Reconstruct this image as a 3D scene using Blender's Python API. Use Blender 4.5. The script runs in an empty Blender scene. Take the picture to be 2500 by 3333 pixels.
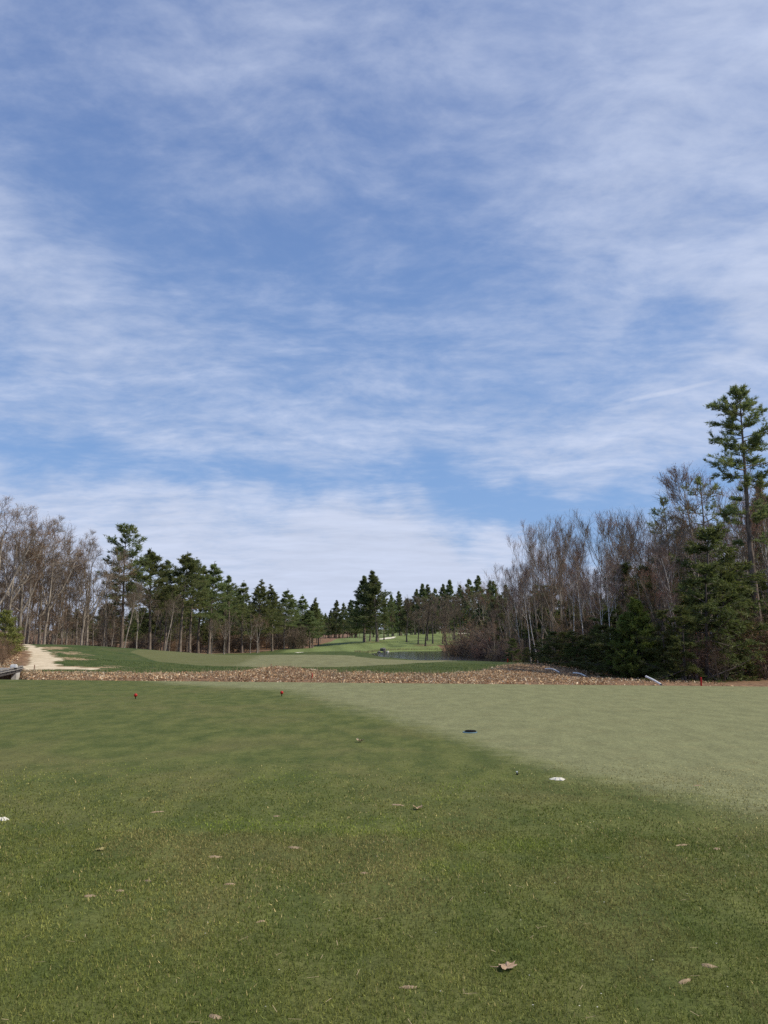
import bpy, math, random
import numpy as np
from mathutils import Vector

R = math.radians
SC = bpy.context.scene
COL = SC.collection

# ------------------------------------------------------------------ camera
F_PX, PX_W, PX_H, HOR = 2407.0, 2500.0, 3333.0, 2070.0
CAM_H = 1.6
PITCH = math.atan((HOR - PX_H / 2) / F_PX)
cam = bpy.data.cameras.new('camera')
cam.sensor_fit = 'VERTICAL'; cam.sensor_height = 36.0; cam.lens = 26.0
cam.clip_start = 0.05; cam.clip_end = 3000
camo = bpy.data.objects.new('camera', cam); COL.objects.link(camo)
camo.location = (0, 0, CAM_H); camo.rotation_euler = (R(90) + PITCH, 0, 0)
SC.camera = camo

# ------------------------------------------------------------------ exposure
SC.view_settings.view_transform = 'Standard'; SC.view_settings.look = 'None'
SC.view_settings.exposure = 0.0; SC.view_settings.gamma = 1.0
SC.view_settings.use_curve_mapping = False
SC.cycles.use_denoising = False
SC.cycles.max_bounces = 6; SC.cycles.diffuse_bounces = 3; SC.cycles.transparent_max_bounces = 4
SC.cycles.sample_clamp_indirect = 4.0

# ------------------------------------------------------------------ sun and sky
SUN_AZ, SUN_EL = 97.0, 48.0                  # degrees clockwise from the view axis, above the horizon
sd = Vector((math.sin(R(SUN_AZ)) * math.cos(R(SUN_EL)), math.cos(R(SUN_AZ)) * math.cos(R(SUN_EL)), math.sin(R(SUN_EL))))
sun = bpy.data.lights.new('sun', 'SUN'); sun.energy = 4.6; sun.angle = R(0.6); sun.color = (1.0, 0.92, 0.78)
suno = bpy.data.objects.new('sun', sun); COL.objects.link(suno)
suno.rotation_euler = sd.to_track_quat('Z', 'Y').to_euler()


def ray(px, py):
    xc = (px - PX_W / 2) / F_PX; yc = -(py - PX_H / 2) / F_PX
    return xc, math.cos(PITCH) - yc * math.sin(PITCH), math.sin(PITCH) + yc * math.cos(PITCH)


def at(px, py, D):
    a, b, c = ray(px, py)
    return a * D / b, D, CAM_H + c * D / b


def azel(px, py):
    a, b, c = ray(px, py)
    return math.atan2(a, b), math.atan2(c, math.hypot(a, b))


class NT:
    """small node-tree helper"""
    def __init__(self, tree):
        self.t = tree; self.n = tree.nodes; self.l = tree.links

    def node(self, typ, **kw):
        nd = self.n.new(typ)
        for k, v in kw.items(): setattr(nd, k, v)
        return nd

    def put(self, sock, v):
        if isinstance(v, bpy.types.NodeSocket): self.l.new(v, sock)
        elif v is not None:
            try: sock.default_value = v
            except Exception: sock.default_value = (*v, 1.0)

    def math(self, op, a, b=None, c=None, clamp=False):
        nd = self.node('ShaderNodeMath', operation=op); nd.use_clamp = clamp
        for i, v in enumerate((a, b, c)):
            if v is not None: self.put(nd.inputs[i], v)
        return nd.outputs[0]

    def vmath(self, op, a, b=None, out=0):
        nd = self.node('ShaderNodeVectorMath', operation=op)
        self.put(nd.inputs[0], a)
        if b is not None: self.put(nd.inputs[1], b)
        return nd.outputs[out]

    def mix(self, f, a, b, mode='MIX'):
        nd = self.node('ShaderNodeMix', data_type='RGBA', blend_type=mode)
        self.put(nd.inputs[0], f); self.put(nd.inputs[6], a); self.put(nd.inputs[7], b)
        return nd.outputs[2]

    def noise(self, vec, scale, detail=4, rough=0.55, dist=0.0, out=0):
        nd = self.node('ShaderNodeTexNoise')
        if vec is not None: self.put(nd.inputs['Vector'], vec)
        nd.inputs['Scale'].default_value = scale; nd.inputs['Detail'].default_value = detail
        nd.inputs['Roughness'].default_value = rough; nd.inputs['Distortion'].default_value = dist
        return nd.outputs[out]

    def ramp(self, f, lo, hi, smooth=True, a=0.0, b=1.0):
        nd = self.node('ShaderNodeMapRange'); nd.interpolation_type = 'SMOOTHSTEP' if smooth else 'LINEAR'
        self.put(nd.inputs[0], f)
        for i, v in ((1, lo), (2, hi), (3, a), (4, b)): nd.inputs[i].default_value = v
        return nd.outputs[0]

    def mapping(self, vec, loc=(0, 0, 0), rot=(0, 0, 0), scale=(1, 1, 1), typ='POINT'):
        nd = self.node('ShaderNodeMapping', vector_type=typ)
        self.put(nd.inputs[0], vec)
        nd.inputs[1].default_value = loc; nd.inputs[2].default_value = rot; nd.inputs[3].default_value = scale
        return nd.outputs[0]


world = bpy.data.worlds.new('World'); SC.world = world; world.use_nodes = True
world.cycles.sampling_method = 'MANUAL'; world.cycles.sample_map_resolution = 256
W = NT(world.node_tree); W.n.clear()
sky = W.node('ShaderNodeTexSky', sky_type='NISHITA'); sky.sun_disc = False
sky.sun_elevation = R(SUN_EL); sky.sun_rotation = R(SUN_AZ)
sky.air_density = 1.0; sky.dust_density = 0.4; sky.ozone_density = 1.0; sky.altitude = 100
tc = W.node('ShaderNodeTexCoord')
d3 = tc.outputs['Generated']
sep = W.node('ShaderNodeSeparateXYZ'); W.put(sep.inputs[0], d3)
dx, dy, dz = sep.outputs
zz = W.math('ADD', W.math('MAXIMUM', dz, 0.0), 0.16)
cu = W.math('DIVIDE', dx, zz); cv = W.math('DIVIDE', dy, zz)
comb = W.node('ShaderNodeCombineXYZ'); W.put(comb.inputs[0], cu); W.put(comb.inputs[1], cv)
cp = comb.outputs[0]                                        # position on a flat cloud layer
AZ = W.math('ARCTAN2', dx, dy); EL = W.math('ARCSINE', dz)
ce = W.node('ShaderNodeCombineXYZ'); W.put(ce.inputs[0], AZ); W.put(ce.inputs[1], EL)
warp = W.vmath('SUBTRACT', W.noise(d3, 4.5, 3, 0.62, out=1), (0.5, 0.5, 0.5))
wsc = W.node('ShaderNodeVectorMath', operation='SCALE'); W.put(wsc.inputs[0], warp); wsc.inputs['Scale'].default_value = 0.34
ae = W.vmath('ADD', ce.outputs[0], wsc.outputs[0])
warp2 = W.node('ShaderNodeVectorMath', operation='SCALE')
W.put(warp2.inputs[0], W.vmath('SUBTRACT', W.noise(cp, 1.6, 2, 0.6, out=1), (0.5, 0.5, 0.5))); warp2.inputs['Scale'].default_value = 0.22
cpw = W.vmath('ADD', cp, warp2.outputs[0])
n_big = W.noise(W.mapping(cpw, scale=(0.8, 1.1, 1), rot=(0, 0, R(20))), 1.5, 5, 0.62)
n_str = W.noise(W.mapping(cpw, rot=(0, 0, R(-16)), scale=(1.0, 2.6, 1)), 2.3, 6, 0.60)
n_fin = W.noise(W.mapping(cpw, rot=(0, 0, R(28)), scale=(1.0, 1.3, 1)), 15.0, 4, 0.62)
cov = W.math('ADD', W.math('MULTIPLY', W.math('SUBTRACT', n_big, 0.5), 1.35), 0.27)
cov = W.math('ADD', cov, W.math('MULTIPLY', W.math('SUBTRACT', n_str, 0.5), 1.05))
cov = W.math('ADD', cov, W.math('MULTIPLY', W.math('SUBTRACT', n_fin, 0.5), 0.78))
# banks and gaps of the cirrus sheet: centre px, radii px, tilt, weight
for (bx, by, rx, ry, tilt, wt) in [
        (450, 1880, 2700, 500, -5, 0.78), (1900, 2000, 1900, 420, 0, 0.62), (2400, 420, 1300, 1100, 20, 0.36), (2440, 1010, 480, 300, 10, 0.34),
        (60, 850, 950, 330, -14, 0.40), (150, 1300, 1100, 180, -7, 0.30), (1500, 1390, 1300, 300, 0, 0.15),
        (1150, 150, 1500, 500, 0, 0.14), (2050, 1370, 1000, 190, 8, 0.18),
        (620, 790, 1000, 420, -18, -0.20), (1250, 960, 1000, 480, 10, -0.20), (420, 1450, 1200, 170, -7, -0.36),
        (1750, 1600, 1200, 220, -4, -0.42), (2160, 1030, 300, 170, 0, -0.26)]:
    a0, e0 = azel(bx, by); k = 1 / F_PX * 0.86
    mp = W.mapping(ae, loc=(a0, e0, 0), rot=(0, 0, R(tilt)), scale=(rx * k, ry * k, 1.0), typ='TEXTURE')
    fl = W.vmath('MULTIPLY', mp, (1, 1, 0))
    g = W.node('ShaderNodeTexGradient', gradient_type='SPHERICAL'); W.put(g.inputs[0], fl)
    gs = W.ramp(g.outputs[1], 0.0, 0.85)
    cov = W.math('ADD', cov, W.math('MULTIPLY', gs, wt))
# thin contrail
a0, e0 = azel(2330, 1238); a1, e1 = azel(2010, 1310)
ang = math.atan2(e0 - e1, a0 - a1); ln = math.hypot(a0 - a1, e0 - e1)
mp = W.mapping(W.vmath('ADD', ce.outputs[0], W.vmath('MULTIPLY', wsc.outputs[0], (0.03, 0.03, 0))), loc=((a0 + a1) / 2, (e0 + e1) / 2, 0), rot=(0, 0, ang), scale=(ln * 0.75, 0.0042, 1.0), typ='TEXTURE')
g = W.node('ShaderNodeTexGradient', gradient_type='SPHERICAL'); W.put(g.inputs[0], W.vmath('MULTIPLY', mp, (1, 1, 0)))
cov = W.math('ADD', cov, W.math('MULTIPLY', W.ramp(g.outputs[1], 0, 0.8), 0.34))
cloud = W.ramp(cov, -0.25, 1.25, smooth=True, a=0.0, b=0.97)
tint = W.mix(1.0, sky.outputs[0], (1.0, 1.04, 1.15, 1), 'MULTIPLY')
deep = W.mix(W.ramp(EL, 0.15, 0.75), (1.25, 2.25, 4.25, 1), (0.95, 1.60, 3.40, 1))
clear = W.mix(0.75, tint, deep)
cshade = W.ramp(W.math('ADD', W.math('MULTIPLY', n_str, 0.6), W.math('MULTIPLY', n_big, 0.4)), 0.35, 0.65, False, 0.90, 1.07)
ccol = W.node('ShaderNodeVectorMath', operation='SCALE'); ccol.inputs[0].default_value = (4.05, 4.50, 5.65); W.put(ccol.inputs['Scale'], cshade)
final = W.mix(W.math('MULTIPLY', cloud, W.ramp(EL, 0.15, 0.55, True, 1.0, 0.84)), clear, ccol.outputs[0])
bg = W.node('ShaderNodeBackground'); W.put(bg.inputs[0], final); bg.inputs[1].default_value = 0.15
wo = W.node('ShaderNodeOutputWorld'); W.l.new(bg.outputs[0], wo.inputs[0])

# ------------------------------------------------------------------ helpers
rng = np.random.default_rng(7)
random.seed(7)


def tag(o, label=None, cat=None, group=None, kind=None):
    if label: o['label'] = label
    if cat: o['category'] = cat
    if group: o['group'] = group
    if kind: o['kind'] = kind
    return o


def mesh_np(name, V, tris=None, quads=None, mat=None, smooth=False, cols=None, matidx=None, vattrs=None):
    """mesh from numpy arrays; cols = one colour per vertex, matidx per face (tris first)"""
    me = bpy.data.meshes.new(name)
    V = np.asarray(V, np.float32)
    t = np.zeros((0, 3), np.int32) if tris is None or len(tris) == 0 else np.asarray(tris, np.int32)
    q = np.zeros((0, 4), np.int32) if quads is None or len(quads) == 0 else np.asarray(quads, np.int32)
    me.vertices.add(len(V)); me.vertices.foreach_set('co', V.ravel())
    loops = np.concatenate([t.ravel(), q.ravel()]).astype(np.int32)
    me.loops.add(len(loops)); me.loops.foreach_set('vertex_index', loops)
    nf = len(t) + len(q)
    me.polygons.add(nf)
    starts = np.concatenate([np.arange(len(t)) * 3, len(t) * 3 + np.arange(len(q)) * 4]).astype(np.int32)
    me.polygons.foreach_set('loop_start', starts)
    me.polygons.foreach_set('use_smooth', np.full(nf, smooth))
    if matidx is not None: me.polygons.foreach_set('material_index', np.asarray(matidx, np.int32))
    for m in (mat if isinstance(mat, (list, tuple)) else [mat]):
        if m: me.materials.append(m)
    if cols is not None:
        a = me.attributes.new('col', 'FLOAT_COLOR', 'POINT')
        c = np.ones((len(V), 4), np.float32); c[:, :3] = cols
        a.data.foreach_set('color', c.ravel())
    for k, v in (vattrs or {}).items():
        a = me.attributes.new(k, 'FLOAT', 'POINT'); a.data.foreach_set('value', np.asarray(v, np.float32))
    me.update(calc_edges=True)
    return me


def obj(name, me, parent=None, loc=(0, 0, 0)):
    o = bpy.data.objects.new(name, me); COL.objects.link(o)
    o.parent = parent; o.location = loc
    return o


def empty(name, loc=(0, 0, 0)):
    o = bpy.data.objects.new(name, None); COL.objects.link(o); o.location = loc; o.empty_display_size = 0.3
    return o


def vnoise(x, y, seed=0):
    """smooth value noise in 0..1"""
    xi = np.floor(x).astype(np.int64); yi = np.floor(y).astype(np.int64)
    fx = x - xi; fy = y - yi; fx = fx * fx * (3 - 2 * fx); fy = fy * fy * (3 - 2 * fy)

    def h(a, b):
        n = (a * 374761393 + b * 668265263 + seed * 1442695041) & 0x7fffffff
        n = ((n ^ (n >> 13)) * 1274126177) & 0x7fffffff
        return ((n ^ (n >> 16)) & 0xffff) / 65535.0
    return (h(xi, yi) * (1 - fx) + h(xi + 1, yi) * fx) * (1 - fy) + (h(xi, yi + 1) * (1 - fx) + h(xi + 1, yi + 1) * fx) * fy


def fbm(x, y, seed=0, oct=3):
    s = 0; a = 1; t = 0
    for i in range(oct):
        s = s + a * vnoise(x * 2 ** i, y * 2 ** i, seed + i); t += a; a *= 0.5
    return s / t


def sstep(a, b, x):
    t = np.clip((x - a) / (b - a), 0, 1); return t * t * (3 - 2 * t)


def poly_sd(x, y, P):
    """signed distance to polygon, positive inside"""
    P = np.asarray(P, float); inside = np.zeros(x.shape, bool); dmin = np.full(x.shape, 1e9)
    for i in range(len(P)):
        ax, ay = P[i]; bx, by = P[(i + 1) % len(P)]
        c = ((ay > y) != (by > y)) & (x < (bx - ax) * (y - ay) / (by - ay + 1e-12) + ax); inside ^= c
        ex, ey = bx - ax, by - ay
        t = np.clip(((x - ax) * ex + (y - ay) * ey) / (ex * ex + ey * ey), 0, 1)
        dmin = np.minimum(dmin, np.hypot(x - ax - t * ex, y - ay - t * ey))
    return np.where(inside, dmin, -dmin)


# ------------------------------------------------------------------ materials
def new_mat(name):
    m = bpy.data.materials.new(name); m.use_nodes = True
    t = NT(m.node_tree); b = t.n['Principled BSDF']
    b.inputs['Specular IOR Level'].default_value = 0.25; b.inputs['Roughness'].default_value = 0.85
    return m, t, b


def wpos(t): return t.node('ShaderNodeNewGeometry').outputs['Position']


def attr(t, name, out='Fac'):
    return t.node('ShaderNodeAttribute', attribute_name=name).outputs[out]


def bump(t, b, h, strength, dist):
    n = t.node('ShaderNodeBump'); t.put(n.inputs['Height'], h)
    n.inputs['Strength'].default_value = strength; n.inputs['Distance'].default_value = dist
    t.l.new(n.outputs[0], b.inputs['Normal'])


def simple_mat(name, c0, c1, scale=6, rough=0.8, bstr=0.3, bdist=0.01, detail=5, objcoord=True, spec=0.25, vec_scale=(1, 1, 1)):
    m, t, b = new_mat(name)
    v = t.node('ShaderNodeTexCoord').outputs['Object'] if objcoord else wpos(t)
    if vec_scale != (1, 1, 1): v = t.mapping(v, scale=vec_scale)
    n = t.noise(v, scale, detail, 0.6)
    t.put(b.inputs['Base Color'], t.mix(t.ramp(n, 0.3, 0.7), (*c0, 1), (*c1, 1)))
    b.inputs['Roughness'].default_value = rough; b.inputs['Specular IOR Level'].default_value = spec
    if bstr: bump(t, b, n, bstr, bdist)
    return m


def bark_mat(name, c0, c1, c2=None, scale=3.0):
    m, t, b = new_mat(name)
    v = t.node('ShaderNodeTexCoord').outputs['Object']
    n = t.noise(t.mapping(v, scale=(1, 1, 0.22)), scale * 3, 6, 0.65)
    rnd = t.node('ShaderNodeObjectInfo').outputs['Random']
    c = t.mix(t.ramp(n, 0.32, 0.68), (*c0, 1), (*c1, 1))
    if c2:
        n2 = t.noise(t.mapping(v, scale=(0.6, 0.6, 2.5)), 2.5, 4, 0.6)
        c = t.mix(t.ramp(n2, 0.56, 0.66), c, (*c2, 1))
    hs = t.node('ShaderNodeHueSaturation'); t.put(hs.inputs['Color'], c)
    t.put(hs.inputs['Value'], t.ramp(rnd, 0, 1, False, 0.75, 1.25))
    t.put(b.inputs['Base Color'], hs.outputs[0]); b.inputs['Roughness'].default_value = 0.95
    b.inputs['Specular IOR Level'].default_value = 0.1
    bump(t, b, n, 0.6, 0.03)
    return m


def leaf_mat(name, dark, light, yellow, translucent=0.25):
    m, t, b = new_mat(name)
    c = t.mix(attr(t, 'tint'), (*dark, 1), (*light, 1))
    rnd = t.node('ShaderNodeObjectInfo').outputs['Random']
    n = t.noise(t.node('ShaderNodeTexCoord').outputs['Object'], 0.55, 3, 0.6)
    c = t.mix(t.math('MULTIPLY', t.ramp(n, 0.45, 0.75), 0.6), c, (*yellow, 1))
    hs = t.node('ShaderNodeHueSaturation'); t.put(hs.inputs['Color'], c)
    t.put(hs.inputs['Value'], t.ramp(rnd, 0, 1, False, 0.78, 1.2))
    t.put(hs.inputs['Hue'], t.ramp(rnd, 0, 1, False, 0.485, 0.515))
    t.put(b.inputs['Base Color'], hs.outputs[0]); b.inputs['Roughness'].default_value = 0.6
    tr = t.node('ShaderNodeBsdfTranslucent'); t.put(tr.inputs[0], hs.outputs[0])
    mx = t.node('ShaderNodeMixShader'); mx.inputs[0].default_value = translucent
    t.l.new(b.outputs[0], mx.inputs[1]); t.l.new(tr.outputs[0], mx.inputs[2])
    t.l.new(mx.outputs[0], t.n['Material Output'].inputs[0])
    return m


def twig_mat(name, c0, c1):
    m, t, b = new_mat(name)
    rnd = t.node('ShaderNodeObjectInfo').outputs['Random']
    c = t.mix(rnd, (*c0, 1), (*c1, 1))
    n = t.noise(t.node('ShaderNodeTexCoord').outputs['Object'], 1.1, 3, 0.6)
    hs = t.node('ShaderNodeHueSaturation'); t.put(hs.inputs['Color'], c)
    t.put(hs.inputs['Value'], t.ramp(n, 0.3, 0.7, True, 0.7, 1.3))
    t.put(b.inputs['Base Color'], hs.outputs[0]); b.inputs['Roughness'].default_value = 0.9
    b.inputs['Specular IOR Level'].default_value = 0.15
    return m


M = {}
M['bark_grey'] = bark_mat('bark_grey', (0.11, 0.092, 0.072), (0.33, 0.285, 0.235))
M['bark_pine'] = bark_mat('bark_pine', (0.09, 0.072, 0.06), (0.27, 0.215, 0.17))
M['bark_dark'] = bark_mat('bark_dark', (0.045, 0.038, 0.034), (0.14, 0.118, 0.104))
M['bark_birch'] = bark_mat('bark_birch', (0.40, 0.37, 0.34), (0.62, 0.59, 0.55), (0.16, 0.13, 0.115))
M['twig_grey'] = twig_mat('twig_grey', (0.145, 0.108, 0.076), (0.21, 0.165, 0.122))
M['twig_brown'] = twig_mat('twig_brown', (0.15, 0.10, 0.065), (0.22, 0.15, 0.098))
M['twig_birch'] = twig_mat('twig_birch', (0.15, 0.098, 0.078), (0.23, 0.165, 0.138))
M['bud_red'] = twig_mat('bud_red', (0.32, 0.085, 0.055), (0.42, 0.15, 0.09))
M['bud_brown'] = twig_mat('bud_brown', (0.26, 0.14, 0.06), (0.36, 0.21, 0.10))
M['bud_green'] = twig_mat('bud_green', (0.18, 0.17, 0.06), (0.24, 0.20, 0.08))
M['needle'] = leaf_mat('pine_needle', (0.100, 0.132, 0.050), (0.215, 0.250, 0.085), (0.290, 0.280, 0.095), 0.45)
M['needle_blue'] = leaf_mat('far_pine_needle', (0.080, 0.116, 0.050), (0.185, 0.225, 0.082), (0.24, 0.245, 0.086), 0.45)
M['hemlock'] = leaf_mat('hemlock_needle', (0.042, 0.062, 0.017), (0.125, 0.15, 0.040), (0.17, 0.165, 0.05), 0.4)
M['cedar'] = leaf_mat('arborvitae_leaf', (0.06, 0.10, 0.02), (0.19, 0.26, 0.055), (0.25, 0.30, 0.08), 0.4)
M['bush_yellow'] = leaf_mat('young_pine_needle', (0.11, 0.12, 0.03), (0.30, 0.30, 0.085), (0.34, 0.30, 0.10))


def turf(name, dark, light, straw, dry=None, coarse=1.0, use_dirt=False, brt=0.35):
    """mown or rough grass: mottled at several sizes, optionally dry, leafy and bare areas from attributes"""
    m, t, b = new_mat(name)
    p = wpos(t)
    n1 = t.noise(p, 0.35 * coarse, 4, 0.6, 0.6)
    n2 = t.noise(t.mapping(p, scale=(1, 0.55, 1)), 2.6 * coarse, 5, 0.65)
    n3 = t.noise(p, 38 * coarse, 4, 0.7)
    c = t.mix(t.ramp(n2, 0.3, 0.72), (*dark, 1), (*light, 1))
    c = t.mix(t.math('MULTIPLY', t.ramp(n1, 0.45, 0.72), 0.45), c, (*straw, 1))
    if dry:
        f = t.math('ADD', attr(t, 'dry'), t.math('MULTIPLY', t.math('SUBTRACT', t.noise(t.mapping(p, scale=(0.8, 1.2, 1)), 2.6, 7, 0.72), 0.5), 1.1))
        dcol = t.mix(t.ramp(n2, 0.3, 0.7), (*[v * 0.84 for v in dry], 1), (*[v * 1.10 for v in dry], 1))
        dcol = t.mix(t.math('MULTIPLY', t.ramp(t.noise(t.mapping(p, scale=(0.6, 1.4, 1)), 1.7, 5, 0.7), 0.5, 0.72), 0.4), dcol, (dry[0] * 1.12, dry[1] * 0.98, dry[2] * 0.95, 1))
        c = t.mix(t.ramp(f, 0.15, 0.85), c, dcol)
    if use_dirt:
        ln = t.noise(p, 5.0, 5, 0.7)
        lcol = t.mix(t.ramp(ln, 0.3, 0.7), (0.10, 0.06, 0.035, 1), (0.27, 0.165, 0.095, 1))
        lf = t.math('ADD', attr(t, 'leafy'), t.math('MULTIPLY', t.math('SUBTRACT', t.noise(p, 0.9, 5, 0.7), 0.5), 0.7))
        c = t.mix(t.ramp(lf, 0.38, 0.62), c, lcol)
        df = t.math('ADD', attr(t, 'dirt'), t.math('MULTIPLY', t.math('SUBTRACT', t.noise(t.mapping(p, scale=(0.5, 0.9, 1)), 2.4, 6, 0.72), 0.5), 2.6))
        c = t.mix(t.ramp(df, 0.55, 0.8), c, t.mix(t.ramp(ln, 0.3, 0.7), (0.28, 0.195, 0.115, 1), (0.40, 0.29, 0.18, 1)))
    hs = t.node('ShaderNodeHueSaturation'); t.put(hs.inputs['Color'], c)
    n4 = t.noise(t.mapping(p, scale=(1, 1.6, 1)), 13 * coarse, 3, 0.7)
    t.put(hs.inputs['Value'], t.math('MULTIPLY', t.ramp(n3, 0.2, 0.8, False, 1 - brt, 1 + brt), t.ramp(n4, 0.25, 0.75, False, 1 - brt * 0.9, 1 + brt * 0.9)))
    t.put(b.inputs['Base Color'], hs.outputs[0]); b.inputs['Roughness'].default_value = 0.9
    b.inputs['Specular IOR Level'].default_value = 0.12
    hgt = t.math('ADD', t.math('MULTIPLY', n3, 0.5), n2)
    bump(t, b, hgt, 0.55, 0.03 / coarse)
    return m


M['tee'] = turf('tee_turf', (0.060, 0.078, 0.019), (0.116, 0.126, 0.036), (0.150, 0.128, 0.052), dry=(0.180, 0.183, 0.088))
M['green'] = turf('putting_turf', (0.105, 0.110, 0.040), (0.125, 0.128, 0.050), (0.14, 0.13, 0.06), dry=(0.170, 0.168, 0.082), coarse=0.5, brt=0.12)
M['ground'] = turf('rough_turf', (0.038, 0.060, 0.015), (0.070, 0.090, 0.025), (0.118, 0.108, 0.042), dry=(0.158, 0.196, 0.066), coarse=0.6, use_dirt=True, brt=0.3)
M['path'] = simple_mat('gravel', (0.44, 0.36, 0.24), (0.60, 0.50, 0.35), 1.6, 0.95, 0.4, 0.02, 8, False)
M['sand'] = simple_mat('bunker_sand', (0.60, 0.54, 0.42), (0.76, 0.70, 0.58), 2.0, 0.95, 0.3, 0.02, 6, False)

# ------------------------------------------------------------------ terrain
WATER_Z = -1.3
POND = [(-3.2, 122), (-1, 136), (3, 145), (8, 147), (14, 146), (17, 125), (17.5, 100), (15, 84), (11, 77), (7, 78), (4, 88), (1, 98), (-1.5, 110)]


def tee_edge(x): return 26.0 - 0.148 * np.clip(x, -25, 16)


CP = []
for (px, py, D) in [
        (0, 2200, 33.5), (500, 2208, 33.5), (1000, 2212, 33), (1500, 2213, 33), (2000, 2214, 32),
        (300, 2192, 36.5), (700, 2190, 36.5), (900, 2184, 36), (1100, 2191, 36), (1400, 2193, 37), (1600, 2178, 42),
        (1250, 2180, 42), (900, 2178, 43), (500, 2180, 42), (200, 2178, 41),
        (110, 2168, 42), (60, 2150, 45), (20, 2125, 48), (150, 2135, 47), (190, 2119, 52), (250, 2101, 58), (330, 2103, 60),
        (400, 2111, 60), (480, 2114, 61), (560, 2120, 62), (700, 2131, 63), (850, 2132, 63), (1000, 2131, 63), (1150, 2133, 62),
        (600, 2150, 52), (900, 2152, 51), (1200, 2152, 51), (400, 2150, 50), (300, 2150, 46), (450, 2170, 44), (750, 2171, 45), (1100, 2171, 45),
        (1330, 2150, 60), (1480, 2148, 62), (1600, 2155, 57), (1400, 2158, 66), (1550, 2160, 66), (1400, 2160, 48), (1550, 2165, 47), (1680, 2165, 48), (1780, 2178, 45), (1880, 2196, 41), (2000, 2212, 37),
        (2200, 2222, 32), (2400, 2230, 29),
        (1000, 2112, 170), (850, 2126, 132), (1000, 2124, 125), (1120, 2119, 118), (1080, 2109, 150), (1150, 2101, 160), (1050, 2090, 200),
        (1100, 2078, 245), (1170, 2078, 250), (1190, 2090, 178), (1240, 2088, 180), (1300, 2076, 205), (1400, 2064, 215), (1500, 2061, 215), (1600, 2060, 215),
        (1250, 2117, 140), (1340, 2112, 150), (1420, 2108, 152), (1380, 2096, 165), (1330, 2090, 172), (1470, 2080, 180), (1560, 2095, 165), (1650, 2080, 180)]:
    CP.append(at(px, py, D))
CP += [(-60, 60, 0.3), (-45, 50, 0.8), (-34, 80, -0.6), (-50, 100, -0.4), (-30, 100, -1.0), (-20, 85, -1.1), (-5, 85, -1.2), (-10, 105, -1.35), (-35, 140, -1.3), (-28, 170, -1.2),
       (-60, 160, -0.5), (-30, 250, 0.6), (0, 330, 2.0), (-100, 330, 1.5), (120, 330, 3.0), (70, 220, 2.5), (0, 600, 6), (-300, 600, 5), (300, 600, 6),
       (-250, 100, 0.5), (250, 100, 1.0), (16, 40, -0.5), (22, 60, -0.7), (30, 40, -0.4), (35, 90, -0.9), (24, 110, -1.1), (22, 140, -0.9), (60, 60, 0), (60, 150, 0.4), (-30, 36, 0.1), (-60, 30, 0.2), (40, 25, -0.2)]
for x, y in POND: CP.append((x, y, WATER_Z + 0.12))
CP = np.array(CP)


def _tps(r2): return 0.5 * r2 * np.log(r2 + 1e-9)


_n = len(CP)
_A = np.zeros((_n + 3, _n + 3))
_d2 = ((CP[:, None, :2] - CP[None, :, :2]) ** 2).sum(-1)
_A[:_n, :_n] = _tps(_d2) + np.eye(_n) * 6.0
_A[:_n, _n] = 1; _A[:_n, _n + 1:] = CP[:, :2]; _A[_n, :_n] = 1; _A[_n + 1:, :_n] = CP[:, :2].T
_w = np.linalg.solve(_A, np.concatenate([CP[:, 2], np.zeros(3)]))


def zt(x, y):
    x = np.atleast_1d(np.asarray(x, float)); y = np.atleast_1d(np.asarray(y, float))
    sh = np.broadcast(x, y).shape; x = np.broadcast_to(x, sh).ravel(); y = np.broadcast_to(y, sh).ravel()
    z = np.empty(x.size)
    for i in range(0, x.size, 40000):
        xs, ys = x[i:i + 40000], y[i:i + 40000]
        r2 = (xs[:, None] - CP[None, :, 0]) ** 2 + (ys[:, None] - CP[None, :, 1]) ** 2
        z[i:i + 40000] = _tps(r2) @ _w[:_n] + _w[_n] + xs * _w[_n + 1] + ys * _w[_n + 2]
    e = tee_edge(x)
    z = z - 0.9 * np.exp(-((y - e - 3.0) / 1.5) ** 2) * sstep(20, 14, x)
    z = z + 0.04 * (fbm(x * 0.7, y * 0.7, 3) - 0.5) * sstep(30, 36, y)
    # leafy hump on the far bank
    z = z + 0.22 * np.exp(-(((x + 4.9) / 1.3) ** 2 + ((y - 35.6) / 1.2) ** 2))
    z = z - 0.8 * sstep(0.95, 0.40, x + 0.5 * y) * sstep(-30, -26, x) * sstep(29.5, 31, y) * sstep(38.0, 37.4, y)
    s = poly_sd(x, y, POND)
    z = np.where(s > 0, np.minimum(z, WATER_Z + 0.1 - 0.35 * np.minimum(s, 3)), np.maximum(z, WATER_Z + 0.08) if False else z)
    t = sstep(0.0, 2.4, y - e)
    z = z * t
    return z.reshape(sh)


def z1(x, y): return float(zt(x, y)[0])


def gl(segs):
    out = []
    for a, b, st in segs: out.append(np.arange(a, b - 1e-6, st))
    out.append([segs[-1][1]])
    return np.concatenate(out)


GX = gl([(-600, -200, 50), (-200, -60, 7), (-60, -40, 1.0), (-40, 24, 0.24), (24, 60, 1.2), (60, 200, 7), (200, 600, 50)])
GY = gl([(-80, -10, 10), (-10, 22, 0.8), (22, 64, 0.2), (64, 84, 0.5), (84, 150, 0.8), (150, 260, 2.2), (260, 400, 10), (400, 900, 50)])
XX, YY = np.meshgrid(GX, GY)
ZZ = zt(XX, YY)
NXg = len(GX)

# outlines of the mown and sandy areas (world metres, from the photograph's points at their depth)
def P2(lst): return [at(*p)[:2] for p in lst]


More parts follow.
